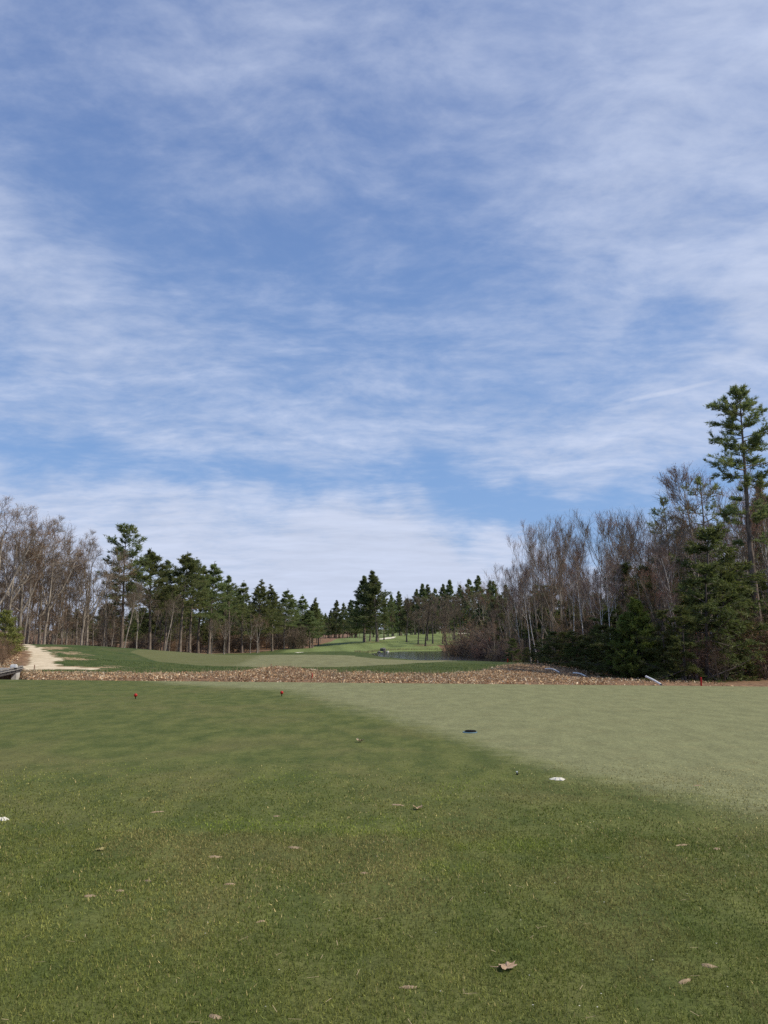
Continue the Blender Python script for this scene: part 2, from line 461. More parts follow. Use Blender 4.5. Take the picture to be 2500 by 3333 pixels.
GREEN = P2([(425, 2128, 56), (520, 2152, 50), (640, 2166, 46.5), (860, 2174, 45), (1100, 2175, 45), (1300, 2168, 47), (1420, 2156, 51), (1490, 2146, 58), (1440, 2143, 61),
            (1330, 2150, 56), (1230, 2151, 57), (1160, 2140, 60), (1150, 2133, 63), (1000, 2132, 64), (850, 2133, 64), (700, 2133, 64), (560, 2123, 62), (450, 2119, 60)])
PATH = P2([(78, 2180, 39), (112, 2179, 40), (165, 2178, 40.4), (300, 2176, 41), (360, 2173, 41.8), (240, 2170, 42.2), (165, 2172, 42.4), (188, 2158, 45), (186, 2148, 47), (165, 2134, 50), (130, 2124, 53), (95, 2117, 56), (82, 2112, 60),
           (66, 2112, 60), (68, 2120, 56), (80, 2130, 52), (92, 2142, 48), (90, 2160, 43.5), (76, 2170, 41)])
BUNK = [P2([(1225, 2079, 203), (1250, 2077, 210), (1290, 2074, 214), (1282, 2078, 205), (1250, 2081, 200)]),
        P2([(1482, 2061, 214), (1530, 2060, 220), (1575, 2061, 216), (1560, 2064, 209), (1500, 2064, 209)]),
        P2([(960, 2129, 118), (975, 2127, 122), (1000, 2126, 124), (985, 2129, 117), (968, 2130, 115)])]

xc = (XX[:-1, :-1] + XX[1:, 1:]) / 2; yc = (YY[:-1, :-1] + YY[1:, 1:]) / 2
reg = np.zeros(xc.shape, int)                       # 0 rough ground
wob = (fbm(xc * 2.2, yc * 2.2, 11) - 0.5)
reg[yc < tee_edge(xc) + 0.3 + 0.25 * wob] = 1       # tee
reg[poly_sd(xc, yc, GREEN) > 0.2 * wob] = 2
reg[poly_sd(xc, yc, PATH) > 1.3 * (fbm(xc * 1.6, yc * 1.2, 12, 4) - 0.5)] = 3
for bp in BUNK: reg[poly_sd(xc, yc, bp) > 0] = 4

# attributes
DRYLINE = [(-30, 40)] + P2([(560, 2226, 25.6), (940, 2240, 22.6)]) + [at(px, py, 1)[:0] or (lambda a: (a[0] * CAM_H / -a[2], a[1] * CAM_H / -a[2]))(ray(px, py)) for px, py in
           [(1150, 2305), (1500, 2405), (1800, 2500), (2100, 2570), (2500, 2660)]] + [(12, 2)]
dpoly = [(-30, 60)] + DRYLINE[1:] + [(60, 2), (60, 60)]
sd_dry = poly_sd(XX, YY, dpoly)
dry_tee = 0.5 + sd_dry * np.where(YY > 15, 0.42, 0.70)
# far green: paler to the right; a rectangular mowing line
dry_green = 0.5 + (XX + 9.3 + (YY - 50) * 0.05) * 0.6
# fairway and pond banks: paler mown stripes
dry_gr = np.full(XX.shape, -0.3)
fair = sstep(110, 135, YY) * sstep(-24, -16, XX)
stripe = 0.5 + 0.5 * np.sin((XX * 0.9 + YY * 0.12) * 1.15)
dry_gr = np.where(YY > 100, -0.3 + fair * (0.85 + 0.35 * stripe), dry_gr)
dry_gr += 0.45 * sstep(7, 2, np.abs(poly_sd(XX, YY, POND))) * (YY > 118)
dry_gr += 0.35 * np.exp(-((XX - 4) / 5) ** 2 - ((YY - 55) / 4) ** 2)
tx = np.array([-60, -22, -19, -14, -9, -6.5, -4.5, -3, 0, 3, 4.9, 6.25, 8, 10, 12, 20, 60.0])
ty = np.array([37, 37, 37.4, 36.8, 36.4, 36.3, 37.4, 36.8, 36.0, 36.4, 39, 43, 48, 51.5, 54, 60, 60])
ltop = np.interp(XX, tx, ty)
leafy = sstep(0.5, -0.9, YY - ltop) * (YY > tee_edge(XX) + 0.3)
wood_r = np.maximum(sstep(10.3, 12.5, XX), 0) * sstep(24, 34, YY + 0 * XX) * (YY < 160)
wood_l = sstep(1.2, -1.5, XX - np.interp(YY, [38, 41, 48, 52, 60, 70, 100, 130, 170, 200], [-17.4, -19.1, -22.1, -24.5, -29.5, -33, -31, -25, -17, -14])) * (YY > 36)
leafy = np.clip(np.maximum(np.maximum(leafy, wood_r), wood_l), 0, 1)
# worn turf below the pond trees and the pine pair
for (px, py, D, rx, ry) in [(1385, 2098, 160, 6, 9), (1215, 2088, 178, 5, 7), (1480, 2085, 172, 6, 8)]:
    a = at(px, py, D); leafy = np.maximum(leafy, 0.52 * np.exp(-((XX - a[0]) / rx) ** 2 - ((YY - a[1]) / ry) ** 2))
dirt = np.zeros(XX.shape)
for (px, py, D, rx, ry, w) in [(245, 2145, 47, 1.5, 1.3, 0.75), (300, 2168, 42.5, 3.2, 0.8, 0.75), (170, 2116, 54, 1.6, 2.0, 0.7), (400, 2164, 43.5, 2.5, 0.7, 0.5), (230, 2125, 51, 2, 2, 0.55)]:
    a = at(px, py, D); dirt = np.maximum(dirt, w * 1.25 * np.exp(-((XX - a[0]) / rx) ** 2 - ((YY - a[1]) / ry) ** 2))
for bp in (PATH,):
    dirt = np.maximum(dirt, 0.62 * sstep(-0.9, 0.2, poly_sd(XX, YY, bp)))

VALL = np.stack([XX.ravel(), YY.ravel(), ZZ.ravel()], 1)
ii, jj = np.meshgrid(np.arange(XX.shape[0] - 1), np.arange(XX.shape[1] - 1), indexing='ij')
q0 = ii * NXg + jj
QALL = np.stack([q0, q0 + 1, q0 + NXg + 1, q0 + NXg], -1).reshape(-1, 4)
RALL = reg.ravel()


def ground_part(name, ids, mat, attrs):
    q = QALL[np.isin(RALL, ids)]
    u, inv = np.unique(q, return_inverse=True)
    me = mesh_np(name, VALL[u], None, inv.reshape(-1, 4), mat, True, vattrs={k: v.ravel()[u] for k, v in attrs.items()})
    return tag(obj(name, me), kind='structure')


ground_part('ground', [0], M['ground'], {'dry': dry_gr, 'leafy': leafy, 'dirt': dirt})
ground_part('tee', [1], M['tee'], {'dry': dry_tee})
ground_part('putting_green', [2], M['green'], {'dry': dry_green})
ground_part('path', [3], M['path'], {})
ground_part('sand_bunker', [4], M['sand'], {})

# pond
m, t, b = new_mat('pond_water')
t.put(b.inputs['Base Color'], (0.012, 0.015, 0.014, 1)); b.inputs['Roughness'].default_value = 0.12
b.inputs['Specular IOR Level'].default_value = 0.5; b.inputs['IOR'].default_value = 1.33
bump(t, b, t.noise(t.mapping(wpos(t), scale=(1, 2.2, 1)), 2.2, 3, 0.6), 0.32, 0.06)
pp = np.array(POND); cpt = pp.mean(0); outer = cpt + (pp - cpt) * 1.06
pv = np.concatenate([[[*cpt, WATER_Z]], np.c_[outer, np.full(len(pp), WATER_Z)]])
tag(obj('pond', mesh_np('pond', pv, [(0, i + 1, (i + 1) % len(pp) + 1) for i in range(len(pp))], None, m)), kind='structure')

# ------------------------------------------------------------------ branch geometry
def norm(v): return v / (np.linalg.norm(v, axis=-1, keepdims=True) + 1e-9)


def perp(d, r):
    """unit vectors perpendicular to d, at random angles"""
    a = norm(r.normal(size=d.shape)); a = a - (a * d).sum(-1, keepdims=True) * d
    return norm(a)


def tubes(pts, rad, sides, tip=True):
    """pts (N,S,3), rad (N,S): connected tubes; returns V, quads, tris"""
    N, S, _ = pts.shape
    tan = np.empty_like(pts); tan[:, 1:-1] = pts[:, 2:] - pts[:, :-2]; tan[:, 0] = pts[:, 1] - pts[:, 0]; tan[:, -1] = pts[:, -1] - pts[:, -2]
    tan = norm(tan)
    ref = np.where(np.abs(tan[..., 2:3]) < 0.9, np.array([0, 0, 1.0]), np.array([1.0, 0, 0]))
    ref[:] = ref[:, :1]
    u = norm(np.cross(tan, ref)); v = np.cross(tan, u)
    a = np.arange(sides) * 2 * math.pi / sides
    ring = pts[:, :, None] + rad[:, :, None, None] * (u[:, :, None] * np.cos(a)[None, None, :, None] + v[:, :, None] * np.sin(a)[None, None, :, None])
    V = ring.reshape(-1, 3)
    n, s, k = np.meshgrid(np.arange(N), np.arange(S - 1), np.arange(sides), indexing='ij')
    i0 = (n * S + s) * sides
    q = np.stack([i0 + k, i0 + (k + 1) % sides, i0 + sides + (k + 1) % sides, i0 + sides + k], -1).reshape(-1, 4)
    return V, q


class Acc:
    def __init__(self): self.V = []; self.Q = []; self.T = []; self.n = 0; self.mq = []; self.mt = []; self.tint = []

    def add(self, V, Q=None, T=None, mi=0, tint=None):
        V = np.asarray(V)
        if Q is not None and len(Q): self.Q.append(np.asarray(Q) + self.n); self.mq.append(np.full(len(Q), mi))
        if T is not None and len(T): self.T.append(np.asarray(T) + self.n); self.mt.append(np.full(len(T), mi))
        self.V.append(V); self.tint.append(np.zeros(len(V)) if tint is None else tint); self.n += len(V)

    def mesh(self, name, mats, smooth=False):
        T = np.concatenate(self.T) if self.T else None; Q = np.concatenate(self.Q) if self.Q else None
        mi = np.concatenate((self.mt or []) + (self.mq or []))
        return mesh_np(name, np.concatenate(self.V), T, Q, mats, smooth, matidx=mi, vattrs={'tint': np.concatenate(self.tint)})


def grow(start, d, length, S, r, up=0.0, wob=0.12):
    """curved polylines from start along d; up bends towards the sky"""
    N = len(start); pts = np.empty((N, S, 3)); pts[:, 0] = start; dd = d.copy()
    for i in range(1, S):
        dd = norm(dd + np.array([0, 0, up]) / (S - 1) + r.normal(size=(N, 3)) * wob)
        pts[:, i] = pts[:, i - 1] + dd * (length / (S - 1))[:, None]
    return pts


def sample(pts, t):
    """points and directions at parameter t (N,K) on polylines (N,S,3)"""
    S = pts.shape[1]; f = t * (S - 1); i = np.minimum(f.astype(int), S - 2); w = (f - i)[..., None]
    n = np.arange(len(pts))[:, None]
    a, b2 = pts[n, i], pts[n, i + 1]
    return a * (1 - w) + b2 * w, norm(b2 - a)


def children(pts, rad, K, t0, t1, ang, r, amin=0.5):
    N = len(pts)
    t = t0 + (t1 - t0) * (np.arange(K)[None] + r.random((N, K))) / K
    p, d = sample(pts, t)
    R_, _ = sample(np.repeat(rad[..., None], 3, -1), t); R_ = R_[..., 0]
    p = p.reshape(-1, 3); d = d.reshape(-1, 3)
    a = np.radians(ang) * (amin + (1.4 - amin) * r.random(len(p)))[:, None]
    nd = norm(d * np.cos(a) + perp(d, r) * np.sin(a))
    return p, nd, t.ravel(), R_.ravel(), np.repeat(np.arange(N), K)


def trunk_line(r, H, lean=0.02, wob=0.02, S=9, top_frac=1.0):
    d0 = np.array([[r.normal() * lean, r.normal() * lean, 1.0]])
    pts = grow(np.zeros((1, 3)), norm(d0), np.array([H * top_frac]), S, r, 0.15, wob)
    pts[0, 0] = (0, 0, -0.15)
    return pts


def taper(N, S, r0, r1, pw=1.0):
    t = np.linspace(0, 1, S)[None] ** pw
    return np.asarray(r0)[:, None] * (1 - t) + np.asarray(r1)[:, None] * t


def bare_tree(seed, H, r0, cb=0.35, n1=15, spread=42, limb=0.34, up=0.6, kk=(6, 6, 5), bark='bark_grey', twig='twig_grey', bud=None,
              budfrac=0.5, top=0.82, twr=0.0075, lean=0.03, budsize=0.06, fork=0):
    """leafless broadleaf tree: trunk, then limbs, branches and twigs"""
    r = np.random.default_rng(seed)
    tp = trunk_line(r, H, lean, 0.035, 10, top)
    tr = taper(1, 10, [r0], [r0 * 0.16], 0.9); tr[:, 0] *= 1.35
    A = Acc(); V, q = tubes(tp, tr, 7); A.add(V, q)
    B = Acc()
    allp, allr = tp, tr
    if fork:
        p, d, t, R_, _ = children(tp, tr, fork, 0.22, 0.5, 24, r, 0.8)
        L = H * (0.92 - t * 0.75) * (0.8 + 0.25 * r.random(fork))
        fp = grow(p, d, L, 10, r, 0.75, 0.05); fr = taper(fork, 10, R_ * 0.8, R_ * 0.14)
        V, q = tubes(fp, fr, 6); A.add(V, q)
        allp = np.concatenate([tp, fp]); allr = np.concatenate([tr, fr])
    trunk = A.mesh('trunk', [M[bark]], True)
    K = max(3, n1 // len(allp))
    p, d, t, R_, _ = children(allp, allr, K, cb, 0.99, spread, r, 0.6)
    L = H * limb * (1.1 - 0.62 * (t - cb) / (1 - cb)) * (0.6 + 0.6 * r.random(len(p)))
    p1 = grow(p, d, L, 6, r, up, 0.13); r1 = taper(len(p), 6, np.minimum(R_ * 0.55, L * 0.016), L * 0.003)
    V, q = tubes(p1, r1, 5); B.add(V, q)
    p, d, t, R_, pi = children(p1, r1, kk[0], 0.25, 1.0, 40, r)
    L2 = L[pi] * 0.52 * (1.15 - 0.6 * t) * (0.6 + 0.6 * r.random(len(p)))
    p2 = grow(p, d, L2, 4, r, up * 0.7, 0.16); r2 = taper(len(p), 4, np.clip(R_ * 0.7, 0.008, L2 * 0.016), np.full(len(p), twr * 0.9))
    V, q = tubes(p2, r2, 4); B.add(V, q)
    p, d, t, R_, pi = children(p2, r2, kk[1], 0.2, 1.0, 42, r)
    L3 = L2[pi] * 0.55 * (1.2 - 0.6 * t) * (0.6 + 0.6 * r.random(len(p))) + 0.12
    p3 = grow(p, d, L3, 3, r, up * 0.5, 0.18); r3 = taper(len(p), 3, np.clip(R_ * 0.7, twr, 0.02), np.full(len(p), twr * 0.6))
    V, q = tubes(p3, r3, 3); B.add(V, q, None, 1)
    p, d, t, R_, pi = children(p3, r3, kk[2], 0.25, 1.0, 45, r)
    L4 = L3[pi] * 0.6 * (0.6 + 0.6 * r.random(len(p))) + 0.16
    e = p + norm(d + np.array([0, 0, up * 0.4])) * L4[:, None]; s = perp(d, r) * twr; s2 = np.cross(d, s)
    V = np.stack([p + s, p - s * 0.5 + s2 * 0.87, p - s * 0.5 - s2 * 0.87, e], 1).reshape(-1, 3)
    i = np.arange(len(p))[:, None] * 4
    T = np.concatenate([i + np.array([0, 1, 3]), i + np.array([1, 2, 3]), i + np.array([2, 0, 3])])
    B.add(V, None, T, 1)
    if bud:
        sel = r.random(len(e)) < budfrac; c = e[sel]
        c = np.concatenate([c, c * 0.4 + p[sel] * 0.6]); k = len(c)
        a = norm(r.normal(size=(k, 3))) * budsize; b3 = perp(norm(a), r) * budsize * 0.7
        V = np.stack([c - a * 0.5 - b3 * 0.5, c - a * 0.5 + b3 * 0.5, c + a * 0.6], 1).reshape(-1, 3)
        B.add(V, None, np.arange(3 * k).reshape(-1, 3), 2)
    crown = B.mesh('crown', [M[bark], M[twig], M[bud or twig]])
    return trunk, crown, H * 0.98


def needles(A, c, d, n, L, w, r, spread=0.9, mi=1, flat=0.0):
    """n needle tufts (thin triangles) round each clump centre c facing d"""
    N = len(c)
    dd = norm(np.repeat(d, n, 0) + r.normal(size=(N * n, 3)) * spread * np.array([1, 1, 1 - flat]))
    o = np.repeat(c, n, 0) + r.normal(size=(N * n, 3)) * L * 0.24 * np.array([1, 1, 1 - flat * 0.6])
    ln = L * (0.65 + 0.7 * r.random(N * n))[:, None]
    s = perp(dd, r) * w
    V = np.stack([o - s, o + s, o + dd * ln + s * 0.25, o + dd * ln - s * 0.25], 1).reshape(-1, 3)
    q = np.arange(4 * N * n).reshape(-1, 4)
    tint = np.repeat(np.clip(np.repeat(r.random(N), n) * 0.65 + r.random(N * n) * 0.45, 0, 1), 4)
    A.add(V, q, None, mi, tint)


def pine(seed, H, r0, cb=0.4, Wd=3.0, step=0.55, per=4, shape='white', clump=8, L=0.34, w=0.05, mat='needle', bark='bark_pine',
         lean=0.02, dens=1.0, gaps=0.15, dead=True, droop=0.0, subs=7, boughs=None):
    """conifer: trunk, tiers of boughs, needle tufts on the twigs"""
    r = np.random.default_rng(seed)
    tp = trunk_line(r, H, lean, 0.012, 12, 1.0)
    tr = taper(1, 12, [r0], [0.02], 0.85); tr[:, 0] *= 1.3
    A = Acc(); V, q = tubes(tp, tr, 8); A.add(V, q)
    hs = []
    h = cb * H
    while h < H * 0.985:
        k = max(2, per + int(r.integers(-1, 2)))
        a0 = r.random() * 6.28
        side = 0.75 + 0.5 * r.random()
        for i in range(k):
            if r.random() < gaps: continue
            hs.append((min(h + r.normal() * step * 0.28, H * 0.985), a0 + 6.28 * i / k + r.normal() * 0.25, side))
        h += step * (0.7 + 0.7 * r.random()) * (1.15 - 0.45 * (h / H))
    hs = np.array(hs); t = (hs[:, 0] - cb * H) / (H - cb * H)
    if shape == 'white':          # open irregular layered crown, widest in its lower middle
        prof = (1 - t) ** (0.85 + 0.25 * r.random()) * (0.85 + 0.35 * np.sin(np.clip(t, 0, 1) * 3.0 + 0.2)) + 0.01
        elev = np.radians(-6 + 52 * t ** 1.3 + r.normal(size=len(t)) * 8)
    elif shape == 'umbrella':
        prof = 0.62 + 0.42 * np.sin(t * 3.1 + 0.3) * (r.random(len(t)) * 0.5 + 0.65); prof *= np.clip((1.05 - t) * 3.2, 0.22, 1)
        elev = np.radians(2 + 48 * t ** 1.6 + r.normal(size=len(t)) * 9)
    elif shape == 'ragged':
        prof = ((1 - t) ** 0.7 * 0.85 + 0.08) * (0.35 + 0.95 * r.random(len(t)))
        elev = np.radians(-4 + 45 * t ** 2 + r.normal(size=len(t)) * 14)
    else:                         # cone
        prof = (1 - t) ** 0.85 + 0.06
        elev = np.radians(-10 + 50 * t ** 2 + r.normal(size=len(t)) * 8)
    Lb = Wd * prof * (1 + (hs[:, 2] - 1) * (1 - t)) * (0.6 + 0.55 * r.random(len(t))) + 0.10
    sp, _ = sample(tp, np.clip(hs[:, 0] / H, 0, 0.999)[None]); sp = sp[0]
    d = np.stack([np.cos(hs[:, 1]) * np.cos(elev), np.sin(hs[:, 1]) * np.cos(elev), np.sin(elev)], 1)
    if boughs:
        bb = np.array(boughs); k = len(bb)
        s0, _ = sample(tp, np.clip(bb[:, 0] / H, 0, 0.999)[None])
        v = np.stack([bb[:, 1], np.abs(bb[:, 1]) * r.normal(size=k) * 0.45, bb[:, 2]], 1)
        sp = np.concatenate([sp, s0[0]]); Lb = np.concatenate([Lb, np.linalg.norm(v, axis=1)])
        v = norm(v); v[:, 2] -= 0.18; d = np.concatenate([d, norm(v)])
    bp = grow(sp, d, Lb, 6, r, 0.38 - droop, 0.06)
    br = taper(len(sp), 6, np.clip(Lb * 0.017, 0.012, r0 * 0.5), np.full(len(sp), 0.008))
    B = Acc(); V, q = tubes(bp, br, 4); B.add(V, q)
    # side twigs
    K = subs
    p, dd, tt, R_, pi = children(bp, br, K, 0.14, 1.0, 46, r, 0.75)
    kp = r.random(len(p)) < np.clip(Lb[pi] / 1.3, 0.16, 1.0); p, dd, tt, R_, pi = p[kp], dd[kp], tt[kp], R_[kp], pi[kp]
    dd[:, 2] *= 0.45; dd = norm(dd + np.array([0, 0, 0.12 - droop * 0.8]))
    Ls = (Lb[pi] * 0.38 * (1.15 - 0.75 * tt) + np.minimum(0.18, 0.2 * Lb[pi])) * (0.6 + 0.6 * r.random(len(p)))
    sp2 = grow(p, dd, Ls, 3, r, 0.15 - droop, 0.1); sr = taper(len(p), 3, np.full(len(p), 0.010), np.full(len(p), 0.005))
    V, q = tubes(sp2, sr, 3); B.add(V, q)
    # tufts along the twigs and at bough tips
    kk = max(2, int(round(3 * dens)))
    tq = np.broadcast_to(np.linspace(0.3, 1.0, kk)[None], (len(sp2), kk)) + r.normal(size=(len(sp2), kk)) * 0.08
    c, cd = sample(sp2, np.clip(tq, 0, 0.999)); c = c.reshape(-1, 3); cd = cd.reshape(-1, 3)
    c2, cd2 = sample(bp, np.clip(np.broadcast_to(np.linspace(0.6, 1, 3)[None], (len(bp), 3)), 0, 0.999))
    c = np.concatenate([c, c2.reshape(-1, 3), tp[0, -1:] - [0, 0, 0.1]]); cd = np.concatenate([cd, cd2.reshape(-1, 3), [[0, 0, 1.0]]])
    needles(B, c, norm(cd + np.array([0, 0, 0.35 - droop])), clump, L, w, r, 0.75, 1, 0.25)
    if dead and cb > 0.15:        # bare snags under the crown
        n = 16
        hh = cb * H * (0.25 + 0.75 * r.random(n)); a = r.random(n) * 6.28
        s0, _ = sample(tp, (hh / H)[None]); s0 = s0[0]
        d = np.stack([np.cos(a), np.sin(a), -0.1 + 0.3 * r.random(n)], 1)
        dp = grow(s0, norm(d), Wd * (0.2 + 0.5 * r.random(n)), 4, r, 0.1, 0.15); V, q = tubes(dp, taper(n, 4, np.full(n, 0.018), np.full(n, 0.005)), 3); B.add(V, q)
    return A.mesh('trunk', [M[bark]], True), B.mesh('crown', [M[bark], M[mat]]), H


def shrub(seed, H, Wd, n=14, kk=(5, 5, 4), twig='twig_grey', bud=None, budfrac=0.3, twr=0.006, budsize=0.05, lean=0.5, up=0.8):
    """leafless multi-stem bush"""
    r = np.random.default_rng(seed)
    a = r.random(n) * 6.28; st = np.stack([np.cos(a), np.sin(a), np.zeros(n)], 1) * Wd * 0.18 * r.random((n, 1)); st[:, 2] = -0.1
    d = norm(np.stack([np.cos(a) * lean * r.random(n), np.sin(a) * lean * r.random(n), np.ones(n)], 1))
    L = H * (0.6 + 0.45 * r.random(n))
    p1 = grow(st, d, L, 7, r, 0.25, 0.10); r1 = taper(n, 7, H * 0.008 * (0.7 + 0.6 * r.random(n)), np.full(n, 0.006))
    A = Acc(); V, q = tubes(p1, r1, 5); A.add(V, q)
    B = Acc()
    p, d, t, R_, pi = children(p1, r1, kk[0], 0.12, 1.0, 42, r)
    L2 = L[pi] * 0.36 * (1.15 - 0.7 * t) * (0.6 + 0.6 * r.random(len(p)))
    p2 = grow(p, d, L2, 4, r, up * 0.6, 0.14); r2 = taper(len(p), 4, np.clip(R_ * 0.6, 0.006, 0.02), np.full(len(p), twr))
    V, q = tubes(p2, r2, 3); B.add(V, q)
    p, d, t, R_, pi = children(p2, r2, kk[1], 0.2, 1.0, 42, r)
    L3 = L2[pi] * 0.55 * (0.6 + 0.6 * r.random(len(p))) + 0.12
    p3 = grow(p, d, L3, 3, r, up * 0.4, 0.16); r3 = taper(len(p), 3, np.full(len(p), twr), np.full(len(p), twr * 0.6))
    V, q = tubes(p3, r3, 3); B.add(V, q)
    p, d, t, R_, pi = children(p3, r3, kk[2], 0.2, 1.0, 45, r)
    L4 = L3[pi] * 0.6 * (0.6 + 0.6 * r.random(len(p))) + 0.12
    e = p + d * L4[:, None]; s = perp(d, r) * twr * 0.8
    V = np.stack([p + s, p - s, e], 1).reshape(-1, 3); B.add(V, None, np.arange(3 * len(p)).reshape(-1, 3))
    if bud:
        sel = r.random(len(e)) < budfrac; c = e[sel]; k = len(c)
        a3 = norm(r.normal(size=(k, 3))) * budsize; b3 = perp(norm(a3), r) * budsize * 0.7
        V = np.stack([c - a3 * 0.5 - b3 * 0.5, c - a3 * 0.5 + b3 * 0.5, c + a3 * 0.6], 1).reshape(-1, 3)
        B.add(V, None, np.arange(3 * k).reshape(-1, 3), 1)
    return A.mesh('stems', [M[twig]]), B.mesh('twigs', [M[twig], M[bud or twig]]), H


# ------------------------------------------------------------------ planting
PART = {'pine': ('trunk', 'crown'), 'bare': ('trunk', 'crown'), 'shrub': ('stems', 'twigs')}


LEAN = {}


def lean_of(me):
    """direction in which a tree's upper crown hangs over"""
    if me.name not in LEAN:
        co = np.empty(len(me.vertices) * 3, np.float32); me.vertices.foreach_get('co', co); co = co.reshape(-1, 3)
        up = co[co[:, 2] > 0.8 * co[:, 2].max()]; LEAN[me.name] = math.atan2(up[:, 1].mean(), up[:, 0].mean())
    return LEAN[me.name]


def plant(proto, name, x, y, H, label, cat, group=None, rot=None, kind='bare', lean=(0, 0), wide=1.0):
    t, c, h0 = proto
    s = H / h0
    root = empty(name, (x, y, z1(x, y)))
    if rot == 'back': rot = math.pi / 2 - lean_of(c) + random.uniform(-0.35, 0.35)     # crown hangs away from the viewer, top stands over its foot
    root.rotation_euler = (lean[0], lean[1], random.random() * 6.28 if rot is None else rot)
    root.scale = (s * wide, s * wide, s)
    pn = PART[kind]
    obj(pn[0], t, root); obj(pn[1], c, root)
    return tag(root, label, cat, group)


def height_at(px, py, D, base):
    return at(px, py, D)[2] - base


def hero(proto, name, px, D, top, label, cat='tree', kind='bare', group=None, pybase=2110, **kw):
    x, y, _ = at(px, pybase, D)
    H = height_at(px, top, D, z1(x, y))
    return plant(proto, name, x, y, H, label, cat, group, kind=kind, **kw)


ORD = ['first', 'second', 'third', 'fourth', 'fifth', 'sixth', 'seventh', 'eighth', 'ninth', 'tenth', 'eleventh', 'twelfth', 'thirteenth', 'fourteenth', 'fifteenth', 'sixteenth', 'seventeenth', 'eighteenth', 'nineteenth', 'twentieth']

# --- kinds
PW = [pine(100 + i, 17, 0.24, cb=c, Wd=wd, step=0.85, per=5, shape='white', clump=6, L=0.28, w=0.036, gaps=0.18, subs=12, dens=1.35)
      for i, (c, wd) in enumerate([(0.42, 3.9), (0.36, 3.6), (0.26, 4.0), (0.46, 3.5), (0.22, 3.7)])]
PF = [pine(130 + i, 15, 0.22, cb=c, Wd=wd, step=0.8, per=5, shape='white', clump=5, L=0.34, w=0.052, mat='needle_blue', gaps=0.14, subs=9, dens=1.3)
      for i, (c, wd) in enumerate([(0.20, 3.6), (0.14, 3.2), (0.26, 3.8), (0.12, 4.0)])]
PAIR = [pine(160 + i, 17, 0.30, cb=c, Wd=wd, step=0.6, per=5, shape=sh, clump=8, L=0.34, w=0.05, mat='needle_blue', gaps=0.12, subs=9)
        for i, (c, wd, sh) in enumerate([(0.22, 4.6, 'white'), (0.18, 3.9, 'white')])]
# two hand-shaped pines: boughs read off the photograph (height, reach to the right, rise), metres
HB = [(15.2, -0.6, 0.7), (15.3, -0.25, 0.8), (15.35, 0.15, 0.75), (15.2, 0.5, 0.7), (14.9, 0.85, 0.9), (14.7, -0.75, 0.9), (14.55, -1.35, 0.75), (14.5, -1.6, 0.55), (14.6, 1.0, 0.6), (14.2, -0.7, 0.35),
      (13.9, -1.25, 0.35), (13.6, -0.9, 0.15), (13.8, 0.6, 0.3), (13.2, -1.35, 0.2), (13.2, 1.2, 0.45), (13.0, 1.55, 0.4), (12.85, -1.55, -0.05), (12.8, 1.5, 0.05), (12.9, 0.8, 0.1), (12.6, -0.8, 0.0),
      (12.0, -0.8, 0.4), (11.6, -1.65, 0.15), (11.6, -1.0, 0.2), (12.0, 1.2, 0.1), (11.6, 1.7, 0.2), (11.35, -2.3, -0.1), (10.9, -0.9, 0.1), (11.0, 0.8, -0.1), (10.3, 1.2, 0.1), (10.1, -0.5, 0.15),
      (9.6, -0.7, 0.1), (9.3, 1.1, 0.2), (8.9, -1.3, -0.1), (8.8, 1.3, 0.0), (8.6, 0.7, 0.0), (7.4, 0.9, 0.1), (7.2, -0.6, 0.1)]
TB = [(15.2, -1.0, 1.0), (15.5, -0.5, 0.9), (15.5, 0.6, 0.9), (15.0, 1.1, 1.0), (13.6, -2.3, 1.7), (13.2, -2.3, 1.3), (13.6, 1.6, 1.6), (13.2, 2.4, 1.1), (12.4, 2.1, 0.9), (12.0, -1.6, 0.9), (11.8, 3.2, 1.5), (11.0, 2.6, 1.1),
      (11.0, -2.4, 0.6), (10.6, -2.6, 0.9), (10.2, 2.9, 0.5), (9.6, -3.1, 0.4), (9.4, 2.4, 0.3), (8.6, 3.1, 0.1), (8.4, -2.6, 0.2), (7.4, -2.2, 0.1), (7.2, 2.4, 0.0), (12.6, -0.9, 0.9), (9.9, 1.2, 0.5), (8.0, 1.2, 0.1), (6.4, -1.4, -0.1), (6.3, 1.5, -0.1)]
PTOP = pine(180, 16.6, 0.27, cb=0.38, Wd=2.2, step=0.85, per=3, shape='white', clump=7, L=0.34, w=0.042, gaps=0.3, boughs=TB, subs=9)
PHERO = pine(190, 16.1, 0.27, cb=0.50, Wd=1.5, step=0.8, per=2, shape='umbrella', clump=12, L=0.17, w=0.019, gaps=0.25, dens=1.4, subs=9, lean=0.0, boughs=HB)
PRAG = [pine(195 + i, 12, 0.13, cb=0.5, Wd=1.7, step=0.85, per=3, shape='umbrella', clump=8, L=0.19, w=0.022, gaps=0.35, dens=1.1) for i in range(2)]
HEM = [pine(200 + i, 6.0, 0.09, cb=0.05, Wd=wd, step=0.42, per=5, shape='ragged', clump=7, L=0.17, w=0.022, mat='hemlock', bark='bark_dark', gaps=0.34, dens=1.4, droop=0.22, subs=9, dead=False)
       for i, wd in enumerate([2.3, 2.0, 2.7])]
CED = [pine(210 + i, 4.5, 0.07, cb=0.02, Wd=1.45, step=0.2, per=6, shape='cone', clump=7, L=0.15, w=0.022, mat='cedar', bark='bark_dark', gaps=0.15, dens=1.3, droop=-0.35, subs=8, dead=False) for i in range(2)]
YBUSH = pine(220, 3.2, 0.05, cb=0.03, Wd=1.5, step=0.28, per=5, shape='cone', clump=8, L=0.2, w=0.02, mat='bush_yellow', gaps=0.1, dens=1.2, dead=False)
